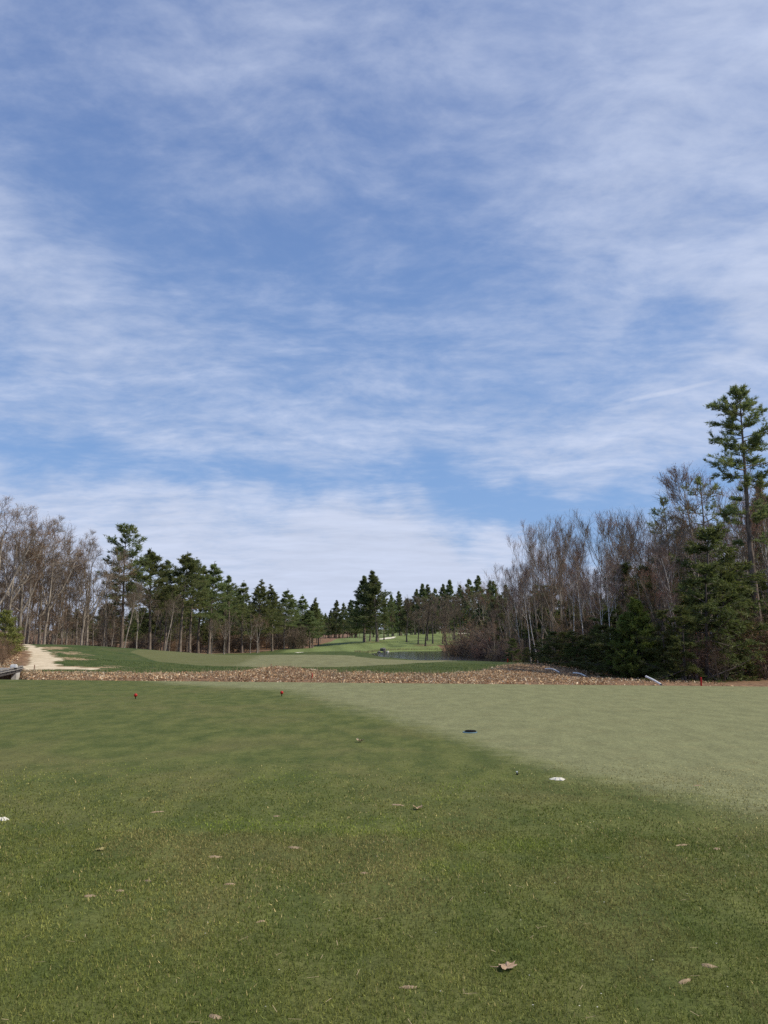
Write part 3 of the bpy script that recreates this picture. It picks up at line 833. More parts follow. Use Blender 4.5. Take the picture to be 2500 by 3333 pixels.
BT = [bare_tree(300 + i, 13, r0, cb=cb, n1=n1, spread=sp, limb=lb, up=up, bud=bd, budfrac=bf, fork=fk, twig=tw)
      for i, (r0, cb, n1, sp, lb, up, bd, bf, fk, tw) in enumerate([
          (0.19, 0.34, 16, 48, 0.34, 0.5, 'bud_brown', 0.35, 2, 'twig_brown'), (0.15, 0.42, 15, 44, 0.30, 0.7, None, 0, 1, 'twig_grey'),
          (0.17, 0.30, 16, 50, 0.33, 0.55, None, 0, 2, 'twig_grey'), (0.12, 0.45, 13, 42, 0.26, 0.7, 'bud_brown', 0.25, 0, 'twig_brown'),
          (0.13, 0.36, 14, 46, 0.28, 0.6, None, 0, 1, 'twig_grey')])]
BANK = [bare_tree(315 + i, 10, 0.19, cb=0.30, n1=15, spread=46, limb=0.34, up=0.5, fork=fk, twig='twig_grey', bark='bark_dark', twr=0.009) for i, fk in enumerate([1, 0, 2])]
# slim forest poles with side twigs low down
POLE = [bare_tree(320 + i, 11, 0.085, cb=0.16, n1=16, spread=58, limb=0.17, up=0.35, kk=(5, 5, 4), twig=tw, bark='bark_grey', top=0.95, twr=0.008)
        for i, tw in enumerate(['twig_grey', 'twig_brown', 'twig_grey'])]
# upright budding maples and birches of the right wood
MAP = [bare_tree(340 + i, 11, 0.085, cb=0.28, n1=14, spread=30, limb=0.36, up=1.5, kk=(6, 5, 4), twig=tw, bud=bd, budfrac=bf * 0.7, bark='bark_grey', fork=fk, lean=0.04, budsize=0.045, twr=0.006)
       for i, (tw, bd, bf, fk) in enumerate([('twig_brown', 'bud_brown', 0.9, 2), ('twig_grey', None, 0, 3), ('twig_brown', 'bud_red', 1.0, 2), ('twig_grey', 'bud_brown', 0.25, 2), ('twig_birch', 'bud_green', 0.5, 1)])]
BIR = [bare_tree(360 + i, 10, 0.065, cb=0.45, n1=11, spread=34, limb=0.26, up=0.8, kk=(5, 5, 4), twig='twig_birch', bark='bark_birch', lean=0.05, top=0.92, twr=0.006) for i in range(3)]
SHR = [shrub(400, 3.0, 3.0, 16), shrub(401, 3.0, 3.0, 18, twig='twig_brown', bud='bud_brown'), shrub(402, 3.2, 2.6, 14, twig='twig_birch', bud='bud_red', budfrac=0.2)]

# --- left row of pines
LP = [(395, 98, 1705, None), (487, 102, 1787, 0), (534, 108, 1822, 3), (585, 106, 1797, 0), (617, 112, 1815, 1), (645, 118, 1838, 3), (680, 116, 1826, 1), (743, 128, 1872, 3), (788, 134, 1890, 2),
      (840, 136, 1886, 4), (886, 142, 1903, 4), (925, 152, 1917, 1), (950, 158, 1928, 2), (988, 163, 1934, 2), (1017, 170, 1946, 4), (1036, 180, 1965, 2)]
for i, (px, D, top, k) in enumerate(LP):
    if k is None:
        hero(PTOP, 'white_pine', px, D, top, 'tallest white pine on the left, upswept boughs high above bare trees', kind='pine', rot=0.0)
    else:
        hero(PW[k], 'white_pine', px, D, top, f'white pine, {ORD[i]} from the left in the row of pines left of the fairway', kind='pine', wide=1.22)
for i in range(26):
    px = 440 + 605 * random.random(); D = 98 + (px - 395) * 0.135 + random.uniform(8, 22)
    hero(PW[random.choice([1, 2, 4])], 'white_pine', px, D, np.interp(px, [395, 700, 850, 1040], [1890, 1915, 1945, 1980]) + random.uniform(-5, 55),
         'shorter pine filling in behind the left row of pines', kind='pine', wide=1.25, group='pines filling in behind the left row')
for i in range(26):
    px = 20 + 680 * random.random(); D = random.uniform(118, 150)
    hero(PW[random.choice([1, 2, 4])], 'white_pine', px, D, random.uniform(1960, 2030),
         'dark low pine showing between the bare trunks of the left wood', kind='pine', group='pines deep in the left wood')

# --- far pines at the end of the fairway
FC = [(1058, 1996), (1074, 1986), (1094, 1955), (1115, 1961), (1139, 1953), (1158, 1961)]
for i, (px, top) in enumerate(FC):
    hero(PF[i % 4], 'white_pine', px, 252 + (i % 3) * 5, top, f'dark pine, {ORD[i]} from the left at the far end of the fairway', kind='pine')
for i in range(12):
    hero(PF[i % 4], 'white_pine', 1040 + 13 * i, 268 + random.uniform(0, 20), 1990 + random.uniform(-10, 25), 'dark pine behind those at the far end of the fairway', kind='pine', group='pines behind the fairway end')

# --- pine pair and the trees about it
hero(PAIR[1], 'white_pine', 1186, 182, 1876, 'left pine of the tall dark pair standing beside the fairway', kind='pine', wide=1.2)
hero(PAIR[0], 'white_pine', 1228, 178, 1857, 'right and taller pine of the dark pair beside the fairway', kind='pine', wide=1.2)
hero(PAIR[1], 'white_pine', 1204, 186, 1900, 'pine squeezed between the two tall pines beside the fairway', kind='pine', wide=0.8)
hero(PF[1], 'white_pine', 1250, 192, 1940, 'short pine hugging the right side of the tall dark pair', kind='pine')

# --- back row behind the pond
BR = [(1278, 1935), (1300, 1925), (1325, 1945), (1351, 1919), (1378, 1900), (1395, 1903), (1418, 1913), (1439, 1903), (1464, 1888), (1499, 1905), (1530, 1882), (1559, 1876), (1594, 1890), (1613, 1892), (1650, 1900)]
for i, (px, top) in enumerate(BR):
    hero(PF[(i * 3 + 1) % 4], 'white_pine', px, 222 + (i * 7) % 13, top, f'dark pine, {ORD[i]} from the left in the back row behind the pond', kind='pine')
for i in range(22):
    hero(PF[i % 4], 'white_pine', 1265 + 17 * i + random.uniform(-6, 6), 242 + random.uniform(0, 18), 1960 + random.uniform(-15, 30), 'lower pine filling in behind the back row of pines', kind='pine', group='pines filling in the back row')
for i in range(34):
    px = 1250 + 380 * random.random()
    hero(POLE[i % 3] if i % 2 else BT[3 + i % 2], 'bare_tree', px, 219 + 12 * random.random(), random.uniform(1975, 2010), 'thin bare tree at the foot of the back row of pines', group='bare trees before the back row')

# --- bare maples on the pond bank
MB = [(1324, 172, 1955), (1361, 164, 1972), (1385, 157, 1952), (1392, 176, 1948), (1409, 166, 1955), (1441, 165, 1968), (1449, 172, 1945), (1454, 160, 1985), (1479, 178, 1935), (1500, 190, 1945)]
for i, (px, D, top) in enumerate(MB):
    hero(BANK[i % 3], 'bare_maple', px, D, top, f'bare grey maple, {ORD[i]} from the left on the bank above the pond')

# --- left wood: individual big bare trees, then the fill behind
LT = [(-20, 70, 1640, 0, 'large bare tree whose crown is cut by the left edge of the view'), (18, 72, 1650, 2, 'large bare grey tree just inside the left edge of the view'),
      (62, 76, 1668, 0, 'brown budded tree behind the brush at the left edge'), (75, 74, 1760, 3, 'straight pale trunk right behind the top of the gravel path'),
      (128, 84, 1712, 0, 'big double bare tree standing just right of the path top'), (145, 82, 1702, 2, 'tall bare tree with wide rounded crown right of the path'),
      (168, 90, 1770, 1, 'thin bare tree between the wide crowned tree and the forked tree'), (215, 88, 1800, 4, 'slim bare tree left of the dark forked tree'),
      (265, 86, 1775, 2, 'dark forked bare tree rising left of the tallest pine'), (282, 90, 1765, 0, 'bare tree leaning against the forked one left of the tallest pine'),
      (338, 92, 1850, 4, 'bare tree with pale trunk just left of the tallest pine'), (402, 88, 1900, 1, 'bare pale trunk in front of the tallest pine'),
      (445, 92, 1880, 4, 'bare tree between the tallest pine and the next pine'), (537, 96, 1930, 1, 'small bare tree before the third pine of the left row'),
      (730, 112, 1990, 2, 'spreading bare tree under the seventh pine of the left row'), (735, 118, 2010, 4, 'smaller bare tree beside the spreading one under the left pines'),
      (815, 122, 2000, 2, 'bare tree with twisting limbs under the ninth pine of the left row'), (838, 124, 2005, 0, 'bare brown tree under the tenth pine of the left row'), (690, 110, 2010, 4, 'bare sapling tree left of the spreading one under the pines')]
for (px, D, top, k, lab) in LT: hero(BT[k], 'bare_tree', px, D, top, lab, rot='back')
def zone_l(px):
    return ('in the wood behind the gravel path' if px < 200 else 'in the wood left of the tallest pine' if px < 380 else 'in the wood right of the tallest pine' if px < 600 else
            'under the middle pines of the left row' if px < 800 else 'under the last pines of the left row')


def zone_r(px):
    return ('beside the pond at the end of the right wood' if px < 1720 else 'in the right wood below the high bare crowns' if px < 1900 else 'in the right wood behind the pale trunk pair' if px < 2050 else
            'in the right wood behind the arborvitae' if px < 2200 else 'in the right wood behind the dark hemlocks')


skyl = lambda px: np.interp(px, [-200, 60, 130, 200, 330, 400, 560, 700, 850, 1000], [1660, 1690, 1770, 1790, 1830, 1890, 1920, 1960, 2000, 2030])
n = 0
while n < 135:
    px = random.uniform(-60, 990); D0 = np.interp(px, [0, 395, 1036], [78, 98, 172]); D = D0 + random.random() ** 1.5 * 40 - 4
    k = random.random()
    hero(random.choice(POLE) if k < 0.65 else random.choice(BT[1:]), 'bare_tree', px, D, skyl(px) + random.uniform(10, 210), 'thin bare forest tree ' + zone_l(px), group='bare trees ' + zone_l(px)); n += 1
for i in range(46):
    px = random.uniform(60, 980); D0 = np.interp(px, [0, 395, 1036], [84, 102, 178])
    x, y, _ = at(px, 2110, D0 + random.uniform(0, 14)); plant(random.choice(SHR[:2]), 'bare_shrub', x, y, random.uniform(1.8, 3.4), 'low leafless underbrush shrub ' + zone_l(px), 'shrub', 'underbrush ' + zone_l(px), kind='shrub')

# left foreground brush beside the path
x, y, _ = at(8, 2110, 47); plant(YBUSH, 'pine_bush', x, y, 2.6, 'yellow green young pine at the left edge above the brush', 'bush', kind='pine')
for i, (px, py, D, h) in enumerate([(-10, 2150, 44, 1.3), (22, 2140, 45, 1.2), (48, 2130, 48, 1.2), (30, 2120, 50, 1.5), (62, 2125, 51, 1.0), (5, 2160, 42, 1.0)]):
    x, y, _ = at(px, py, D); plant(SHR[1], 'bare_shrub', x, y, h, f'brown twiggy brush beside the gravel path, {ORD[i]} clump of the bank', 'shrub', 'brown brush by the path', kind='shrub')

# --- right wood
x, y, _ = at(2482, 2200, 40); H = height_at(2410, 1268, 40, z1(x, y))
plant(PHERO, 'white_pine', x, y, H, 'tall ragged white pine towering at the right edge', 'tree', kind='pine', rot=0.0)
hero(PRAG[0], 'white_pine', 2205, 50, 1622, 'small ragged pine top left of the tall pine, among bare trees', kind='pine')
hero(PRAG[1], 'white_pine', 2320, 46, 1545, 'thin pine half hidden just left of the tall right pine', kind='pine')
hero(PW[4], 'white_pine', 2500, 52, 1560, 'dense pine behind the tall pine at the right edge', kind='pine')
SL = [(1612, 102, 1985), (1650, 92, 1920), (1684, 86, 1862), (1712, 81, 1812), (1736, 77, 1770), (1758, 74, 1742)]
for i, (px, D, top) in enumerate(SL):
    hero((MAP[4], MAP[0], MAP[2], MAP[0], MAP[2], MAP[3])[i], 'bare_tree', px, D, top, f'bare brown tree, {ORD[i]} up the sloping left shoulder of the right wood', pybase=2190, rot='back', wide=0.75)
RT = [(2285, 42, 1475, BT[3], 'tall bare tree reaching above the wood left of the tall pine'), (2430, 48, 1540, MAP[2], 'red budded tree behind the tall right pine'), (2500, 44, 1600, MAP[2], 'red budded tree at the right edge under the tall pine'),
      (1786, 71, 1722, MAP[2], 'red tipped tree at the left of the high bare crowns'), (1812, 67, 1708, MAP[3], 'high bare crown, second of the group left of the sky gap'),
      (1832, 66, 1705, MAP[0], 'high brown bare crown in the middle of the right wood'), (1868, 64, 1722, MAP[1], 'high bare crown just left of the sky gap in the right wood'),
      (1922, 60, 1748, MAP[4], 'greenish budded tree in the sky gap of the right wood'), (1978, 56, 1698, MAP[1], 'fan shaped bare tree right of the sky gap'),
      (2026, 55, 1690, MAP[3], 'tall upright bare tree right of the fan shaped one'), (2056, 54, 1686, MAP[1], 'tall pale twigged tree behind the green arborvitae'),
      (2092, 52, 1698, MAP[2], 'red budded upright tree above the green arborvitae'), (2140, 50, 1712, MAP[3], 'bare tree left of the small ragged pine'),
      (1700, 80, 1830, MAP[0], 'brown bare tree on the left shoulder of the right wood'), (1668, 88, 1890, MAP[3], 'bare tree on the sloping left end of the right wood'), (1634, 97, 1945, MAP[1], 'leftmost bare tree of the right wood beside the pond'),
      (2240, 40, 1640, BT[4], 'dark bare trunk right of the small ragged pine'), (2180, 44, 1720, MAP[1], 'slim bare tree before the small ragged pine')]
for i, (px, D, top, pr, lab) in enumerate(RT): hero(pr, 'bare_tree', px, D, top, lab, pybase=2190, rot='back', wide=0.78 if 1740 < px < 1880 else 1.0)
BI = [(1866, 56, 1800, -0.11, 'white birch leaning left in the middle of the right wood'), (1752, 70, 1830, -0.13, 'white birch leaning left above the dark shrubs by the pond'), (1700, 78, 1860, -0.2, 'white birch leaning steeply left near the pond'),
      (1676, 84, 1900, -0.12, 'short white birch nearest the pond end of the wood'), (1975, 44, 1850, -0.06, 'left trunk of the pale pair rising from the leafy bank'), (1992, 44, 1830, -0.01, 'right trunk of the pale pair rising from the leafy bank'),
      (1646, 92, 1960, -0.1, 'thin pale birch at the pond corner of the right wood'), (2232, 36, 1780, -0.05, 'thin pale trunk between arborvitae and dark hemlocks'), (1910, 50, 1820, -0.09, 'pale slim birch right of the leaning middle one'), (2015, 47, 1850, -0.05, 'pale slim birch behind the pair on the leafy bank')]
for i, (px, D, top, ln, lab) in enumerate(BI): hero(BIR[i % 3], 'birch_tree', px, D, top, lab, pybase=2190, lean=(0, ln), rot='back')
GV = [(2080, 37, 1960, CED[0], 'bright green arborvitae in front of the right wood', 'arborvitae'), (2045, 39, 2010, CED[1], 'smaller green arborvitae left of the bright one', 'arborvitae'),
      (2165, 34, 1990, HEM[1], 'dark hemlock just right of the arborvitae', 'hemlock_tree'), (2230, 33, 1985, HEM[0], 'dark hemlock behind the fallen white pipe', 'hemlock_tree'), (2300, 34, 1850, HEM[2], 'tallest dark hemlock behind the red stake', 'hemlock_tree'),
      (2365, 36, 1870, HEM[0], 'dark hemlock left of the tall pine trunk', 'hemlock_tree'), (2440, 43, 1840, HEM[1], 'dark hemlock behind the tall pine trunk', 'hemlock_tree'), (2515, 45, 1880, HEM[2], 'dark hemlock at the right edge below the tall pine', 'hemlock_tree'),
      (2120, 38, 2050, HEM[2], 'low dark hemlock between arborvitae and its dark neighbour', 'hemlock_tree'),
      (1668, 69, 2082, HEM[0], 'low dark evergreen at the pond edge', 'hemlock_tree'), (1780, 54.5, 2080, HEM[1], 'low dark evergreen under the leaning birches', 'hemlock_tree'), (1845, 49, 2062, HEM[2], 'broad dark evergreen behind the leafy slope', 'hemlock_tree'),
      (1905, 45.5, 2072, HEM[0], 'dark evergreen left of the pale trunk pair', 'hemlock_tree'), (1950, 44, 2050, HEM[1], 'dark evergreen behind the pale trunk pair', 'hemlock_tree'), (2015, 39, 2050, HEM[2], 'dark evergreen right of the pale trunk pair', 'hemlock_tree'), (1722, 61, 2110, HEM[2], 'low dark evergreen right of the pond edge', 'hemlock_tree')]
for (px, D, top, pr, lab, nm) in GV: hero(pr, nm, px, D, top, lab, pybase=2190, kind='pine', wide=1.1 if nm == 'arborvitae' else (1.25 if px > 2030 else 1.7))
skyr = lambda px: np.interp(px, [1600, 1640, 1700, 1760, 1880, 1910, 1980, 2100, 2200, 2300, 2550], [2010, 1980, 1890, 1800, 1775, 1840, 1780, 1780, 1735, 1680, 1620])
n = 0
while n < 150:
    y = random.uniform(34, 112); x = 13.2 + random.random() ** 1.3 * 26
    px = 1250 + F_PX * x / (y * 0.99)
    if px > 2720 or px < 1600: continue
    k = random.random()
    pr = random.choice(MAP + [MAP[0], MAP[2], MAP[2]]) if k < 0.55 else (random.choice(POLE) if k < 0.78 else random.choice(BIR))
    top = skyr(px) + random.uniform(0, 230)
    H = height_at(px, top, y, z1(x, y))
    plant(pr, 'bare_tree' if k < 0.78 else 'birch_tree', x, y, min(H, 15), ('thin bare tree ' if k < 0.78 else 'thin pale birch ') + zone_r(px), 'tree',
          ('bare trees ' if k < 0.78 else 'pale birches ') + zone_r(px), rot='back', lean=(0, random.uniform(-0.14, 0.02))); n += 1
n = 0
while n < 90:
    y = random.uniform(33, 108); x = 12.6 + random.random() ** 1.5 * 12 + max(0, 36 - y) * 0.5
    px = 1250 + F_PX * x / (y * 0.99)
    if px > 2700: continue
    plant(random.choice(SHR), 'bare_shrub', x, y, random.uniform(1.6, 4.2), 'leafless twiggy shrub ' + zone_r(px), 'shrub', 'shrubs ' + zone_r(px), kind='shrub'); n += 1
for i in range(64):  # inner hemlocks, many added to block light from the right and darken the wood
    y = random.uniform(37, 105); x = 15.5 + random.random() ** 1.3 * 20
    px = 1250 + F_PX * x / (y * 0.99)
    plant(random.choice(HEM), 'hemlock_tree', x, y, random.uniform(4, 8), 'shade giving hemlock deep ' + zone_r(px), 'tree', 'hemlocks deep ' + zone_r(px), kind='pine', wide=1.3)
for i, (px, D, top) in enumerate([(1748, 57, 2092), (1815, 51, 2060), (1872, 47, 2058), (1925, 45, 2075), (1985, 42, 2040), (2035, 38, 2030), (2000, 46, 1990), (1895, 52, 2030)]):
    hero(HEM[(i * 2) % 3], 'hemlock_tree', px, D, top, f'low dark evergreen, {ORD[i]} of the ragged thicket along the foot of the right wood', kind='pine', pybase=2190, wide=1.9)
PS = [(1470, 118, 2070), (1492, 116, 2050), (1515, 114, 2045), (1540, 112, 2040), (1565, 110, 2030), (1590, 108, 2020), (1612, 104, 2010), (1632, 100, 2040)]
for i, (px, D, top) in enumerate(PS):
    hero(SHR[(0, 1, 0, 2)[i % 4]], 'bare_shrub', px, D, top, f'grey leafless shrub on the pond shore, {ORD[i]} from the left', cat='shrub', kind='shrub', pybase=2130, wide=1.5)

# --- distant wood closing the view between the rows
for i in range(44):
    px = random.uniform(-40, 1050); D = random.uniform(185, 235)
    hero(PF[i % 4] if i % 3 == 0 else BT[1 + i % 4], 'white_pine' if i % 3 == 0 else 'bare_tree', px, D, random.uniform(1985, 2030),
         ('far pine' if i % 3 == 0 else 'far bare tree') + ' showing faintly through the trunks of the left wood', kind='pine' if i % 3 == 0 else 'bare', group='far trees behind the left wood' if i % 3 else 'far pines behind the left wood', wide=1.3)
for i in range(40):
    px = random.uniform(560, 985); D = random.uniform(150, 200) if px > 800 else random.uniform(135, 190)
    x, y, _ = at(px, 2110, D); plant(random.choice(SHR[:2]), 'bare_shrub', x, y, random.uniform(3, 5.5), 'tall brown underbrush ' + zone_l(px), 'shrub', 'tall underbrush ' + zone_l(px), kind='shrub', wide=1.6)
for i in range(40):
    px = random.uniform(1560, 2500); D = random.uniform(118, 165)
    hero(PF[i % 4] if i % 2 else MAP[i % 5], 'white_pine' if i % 2 else 'bare_tree', px, D, random.uniform(1900, 1990), ('dark pine' if i % 2 else 'bare tree') + ' far back inside the right wood', kind='pine' if i % 2 else 'bare',
         group=('pines' if i % 2 else 'bare trees') + ' far back in the right wood', wide=1.3)

for i in range(34):
    px = random.uniform(1560, 2520); x, y, _ = at(px, 2090, random.uniform(115, 160))
    plant(random.choice(PF), 'white_pine', x, y, random.uniform(7, 10), 'low dark pine closing the gap behind the right wood', 'tree', 'low pines behind the right wood', kind='pine', wide=1.9)
for i in range(60):
    px = random.uniform(1030, 1640) if i % 2 else random.uniform(150, 1040); D = random.uniform(262, 300) if i % 2 else random.uniform(150, 200)
    x, y, _ = at(px, 2090, D)
    plant(random.choice(PF), 'white_pine', x, y, random.uniform(6, 9), 'low dark pine closing the gap ' + ('behind the fairway and pond trees' if i % 2 else 'deep behind the left wood'), 'tree', 'low pines ' + ('behind fairway and pond' if i % 2 else 'deep behind the left wood'), kind='pine', wide=1.9)

# ------------------------------------------------------------------ leaf litter and grass (uncountable)
def gpx(px, py, z=0.0):
    a, b2, c = ray(px, py); k = (CAM_H - z) / -c
    return a * k, b2 * k


def col_mat(name, rough=0.8, trans=0.0, spec=0.2):
    m, t, b = new_mat(name)
    c = attr(t, 'col', 'Color'); t.put(b.inputs['Base Color'], c)
    b.inputs['Roughness'].default_value = rough; b.inputs['Specular IOR Level'].default_value = spec
    if trans:
        tr = t.node('ShaderNodeBsdfTranslucent'); t.put(tr.inputs[0], c)
        mx = t.node('ShaderNodeMixShader'); mx.inputs[0].default_value = trans
        t.l.new(b.outputs[0], mx.inputs[1]); t.l.new(tr.outputs[0], mx.inputs[2]); t.l.new(mx.outputs[0], t.n['Material Output'].inputs[0])
    return m


M['litter'] = col_mat('dry_leaf', 0.7, 0.2); M['blade'] = col_mat('grass_blade', 0.6, 0.25)


def leaves_mesh(name, x, y, size, r, pal, thick=0.07):
    n = len(x); z = zt(x, y) + r.random(n) * thick
    nrm = norm(np.stack([r.normal(size=n) * 0.75, r.normal(size=n) * 0.75, np.ones(n) * 0.8], 1)); u = perp(nrm, r); v = np.cross(nrm, u)
    c = np.stack([x, y, z], 1); s = size[:, None]
    cup = nrm * s * (r.random((n, 1)) - 0.3) * 0.5
    V = np.stack([c - u * s * 0.55, c - v * s * 0.34 + cup, c + u * s * 0.55, c + v * s * 0.34 + cup], 1).reshape(-1, 3)
    i = np.arange(n)[:, None] * 4
    T = np.concatenate([i + np.array([0, 1, 2]), i + np.array([0, 2, 3])])
    cc = pal[r.integers(0, len(pal), n)] * (0.5 + 0.75 * r.random((n, 1))) * (0.7 + 0.55 * fbm(x * 0.6, y * 0.8, 9, 3))[:, None]
    return mesh_np(name, V, T, None, M['litter'], False, cols=np.repeat(cc, 4, 0))


PAL = np.array([(0.54, 0.39, 0.23), (0.46, 0.29, 0.16), (0.62, 0.49, 0.32), (0.36, 0.21, 0.11), (0.53, 0.35, 0.19), (0.68, 0.56, 0.39), (0.50, 0.33, 0.19)])
r = np.random.default_rng(21)
n = 190000
x = r.uniform(-21, 13.5, n); y = r.uniform(28, 56, n)
lt = np.interp(x, tx, ty); lim = lt + (fbm(x * 1.1, y * 1.1, 5) - 0.5) * 3.4 - 1.6 * r.random(n) ** 2.5 + 0.5
keep = (y > tee_edge(x) + 2.2) & (y < lim) & ((x < 9) | (r.random(n) < 0.22)) & (r.random(n) < np.clip(fbm(x * 0.9, y * 1.4, 8, 3) * 2.6 - 0.35, 0.12, 1))
keep &= (poly_sd(x, y, PATH) < -0.2) & ((x + 0.5 * y > 0.7) | (y > 37.6))
x, y = x[keep], y[keep]
tag(obj('leaf_litter', leaves_mesh('leaf_litter', x, y, 0.045 + 0.09 * r.random(len(x)) ** 1.6, r, PAL, 0.08)), 'drift of brown fallen leaves along the ditch bank', 'leaves', kind='stuff')
n = 9000
x = r.uniform(-27, -18.2, n); y = r.uniform(38, 56, n); k = (poly_sd(x, y, PATH) < -0.2) & (x < np.interp(y, [38, 41, 48, 52, 56], [-18.8, -20.2, -23.1, -25.3, -27.4])); x, y = x[k], y[k]
tag(obj('leaf_litter', leaves_mesh('leaf_litter', x, y, r.uniform(0.08, 0.14, len(x)), r, PAL)), 'brown leaves covering the bank left of the path', 'leaves', kind='stuff')


def blades_mesh(name, x, y, h, w, cc, r, lean=0.8, z=None, bend=False):
    n = len(x); z = zt(x, y) if z is None else z
    a = r.random(n) * 6.283; ln = r.random(n) * lean
    tipd = np.stack([np.cos(a) * np.sin(ln), np.sin(a) * np.sin(ln), np.cos(ln)], 1) * h[:, None]
    b2 = r.random(n) * 6.283; sv = np.stack([np.cos(b2), np.sin(b2), np.zeros(n)], 1) * w[:, None] * 0.5
    c = np.stack([x, y, z - 0.002], 1)
    V = np.stack([c - sv, c + sv, c + tipd], 1).reshape(-1, 3)
    cols = np.repeat(cc, 3, 0)
    return mesh_np(name, V, np.arange(3 * n).reshape(-1, 3), None, M['blade'], False, cols=cols)


# short turf of the near tee
DIVOTS = [(512, 2643, 0.05), (958, 2759, 0.06), (699, 2789, 0.05), (482, 2868, 0.028), (392, 2900, 0.032), (292, 2917, 0.036), (747, 2878, 0.036), (901, 2657, 0.035), (1185, 2842, 0.032), (1294, 2620, 0.05), (2220, 2751, 0.05), (2333, 2763, 0.035),
          (2229, 3194, 0.035), (2306, 3144, 0.04), (1330, 3214, 0.035), (700, 3310, 0.03), (850, 3000, 0.022), (2270, 2557, 0.05)]
DIV = [(*gpx(a_, b_), c_ * 0.8) for a_, b_, c_ in DIVOTS]
xs, ys, hs_, ws_ = [], [], [], []
for (y0, y1, den, hh, ww) in [(1.7, 3.0, 24000, 0.019, 0.0034), (3.0, 4.4, 15000, 0.020, 0.0042), (4.4, 6.5, 7500, 0.021, 0.006), (6.5, 10.5, 2800, 0.020, 0.009)]:
    hw = 0.52 * y1 * 1.2 + 1.7
    n = int(den * 2 * hw * (y1 - y0)); x = r.uniform(-hw, hw, n); y = r.uniform(y0, y1, n)
    k = np.abs(x) < 0.6 * y + 1.7; x, y = x[k], y[k]
    xs.append(x); ys.append(y); hs_.append(hh * (0.6 + 0.8 * r.random(len(x)))); ws_.append(ww * (0.7 + 0.6 * r.random(len(x))))
x = np.concatenate(xs); y = np.concatenate(ys); h = np.concatenate(hs_); w = np.concatenate(ws_)
f1 = fbm(x * 1.6, y * 1.1, 31, 4); f2 = fbm(x * 6, y * 4.5, 41, 3); f3 = fbm(x * 0.6, y * 0.5, 51, 3)
keep = r.random(len(x)) < np.clip(-0.1 + 2.1 * f2, 0.15, 1) * sstep(10.5, 6.0, y);
for (dx_, dy_, dr_) in DIV: keep &= np.hypot(x - dx_, (y - dy_) * 1.6) > dr_
x, y, h, w, f1, f2, f3 = [v[keep] for v in (x, y, h, w, f1, f2, f3)]
g0 = np.array((0.115, 0.145, 0.030)); g1 = np.array((0.245, 0.250, 0.070)); g2 = np.array((0.42, 0.34, 0.16)); g3 = np.array((0.21, 0.28, 0.036))
mixa = np.clip((f1 - 0.3) * 1.4 + (f2 - 0.5) * 1.1 + (r.random(len(x)) - 0.5) * 0.8, 0, 1)[:, None]
cc = g0 * (1 - mixa) + g1 * mixa
st = (r.random(len(x)) < np.clip(0.06 + 0.6 * (f3 - 0.42), 0.02, 0.5))[:, None]; cc = np.where(st, g2 * (0.7 + 0.6 * r.random((len(x), 1))), cc)
yg = np.clip((fbm(x * 0.9 + 7, y * 0.9, 61, 3) - 0.62) * 5, 0, 0.7)[:, None]; cc = cc * (1 - yg) + g3 * yg
dr = np.clip(0.5 + poly_sd(x, y, dpoly) * 0.4, 0, 1)[:, None]; cc = cc * (1 - dr) + np.array((0.40, 0.37, 0.19)) * dr * (0.8 + 0.4 * r.random((len(x), 1)))
bw = np.clip((fbm(x * 1.5 + 3, y * 1.0, 81, 4) - 0.54) * 4.5, 0, 0.5)[:, None]; cc = cc * (1 - bw) + np.array((0.235, 0.19, 0.085)) * bw
cc *= (0.58 + 1.06 * r.random((len(x), 1))) * np.array([1.03, 1.0, 0.92])
tag(obj('turf', blades_mesh('turf', x, y, h, w, cc, r, 1.15, np.zeros(len(x)))), 'short mown grass of the near tee', 'grass', kind='stuff')

# longer grass of the mound before the putting green
n = 80000
x = r.uniform(-21, 12, n); y = 34 + 15 * r.random(n) ** 1.8
k = (y > np.interp(x, tx, ty) - 0.5) & (poly_sd(x, y, GREEN) < -0.1) & (poly_sd(x, y, PATH) < -0.3); x, y = x[k], y[k]
cc = np.array((0.085, 0.125, 0.032)) + np.array((0.10, 0.085, 0.032)) * np.clip(fbm(x * 0.8, y * 0.8, 71, 3) * 1.4 - 0.2 + 0.4 * (r.random(len(x)) - 0.5), 0, 1)[:, None]
tag(obj('rough_grass', blades_mesh('rough_grass', x, y, r.uniform(0.03, 0.07, len(x)), r.uniform(0.015, 0.03, len(x)), cc, r, 1.1)), 'longer green grass on the mound before the putting green', 'grass', kind='stuff')
# dead stalks in the leaf drift, reeds round the pond
n = 2600
x = r.uniform(-20, 9, n); y = np.interp(x, tx, ty) - 3.6 * r.random(n) ** 0.8 + 0.3; k = y > tee_edge(x) + 2.5; x, y = x[k], y[k]
cc = np.array((0.46, 0.36, 0.22)) * (0.6 + 0.6 * r.random((len(x), 1)))
tag(obj('dead_stalks', blades_mesh('dead_stalks', x, y, r.uniform(0.12, 0.34, len(x)), r.uniform(0.012, 0.03, len(x)), cc, r, 0.5)), 'pale dead stalks standing in the leaf drift', 'stalks', kind='stuff')
n = 2600
seg = np.array([(-3.6, 118), (-3.4, 123), (-1.2, 137), (3, 146.2), (8, 148.2), (14.2, 147.2)]); sl = np.linalg.norm(np.diff(seg, axis=0), axis=1); cum = np.concatenate([[0], np.cumsum(sl)])
u = r.random(n) * cum[-1]; x = np.interp(u, cum, seg[:, 0]) - 0.4 + r.normal(size=n) * 0.4; y = np.interp(u, cum, seg[:, 1]) + 0.6 + r.normal(size=n) * 0.6
cc = np.array((0.36, 0.33, 0.17)) * (0.6 + 0.6 * r.random((n, 1))) * np.where(r.random((n, 1)) < 0.3, np.array([[0.6, 0.85, 0.5]]), 1)
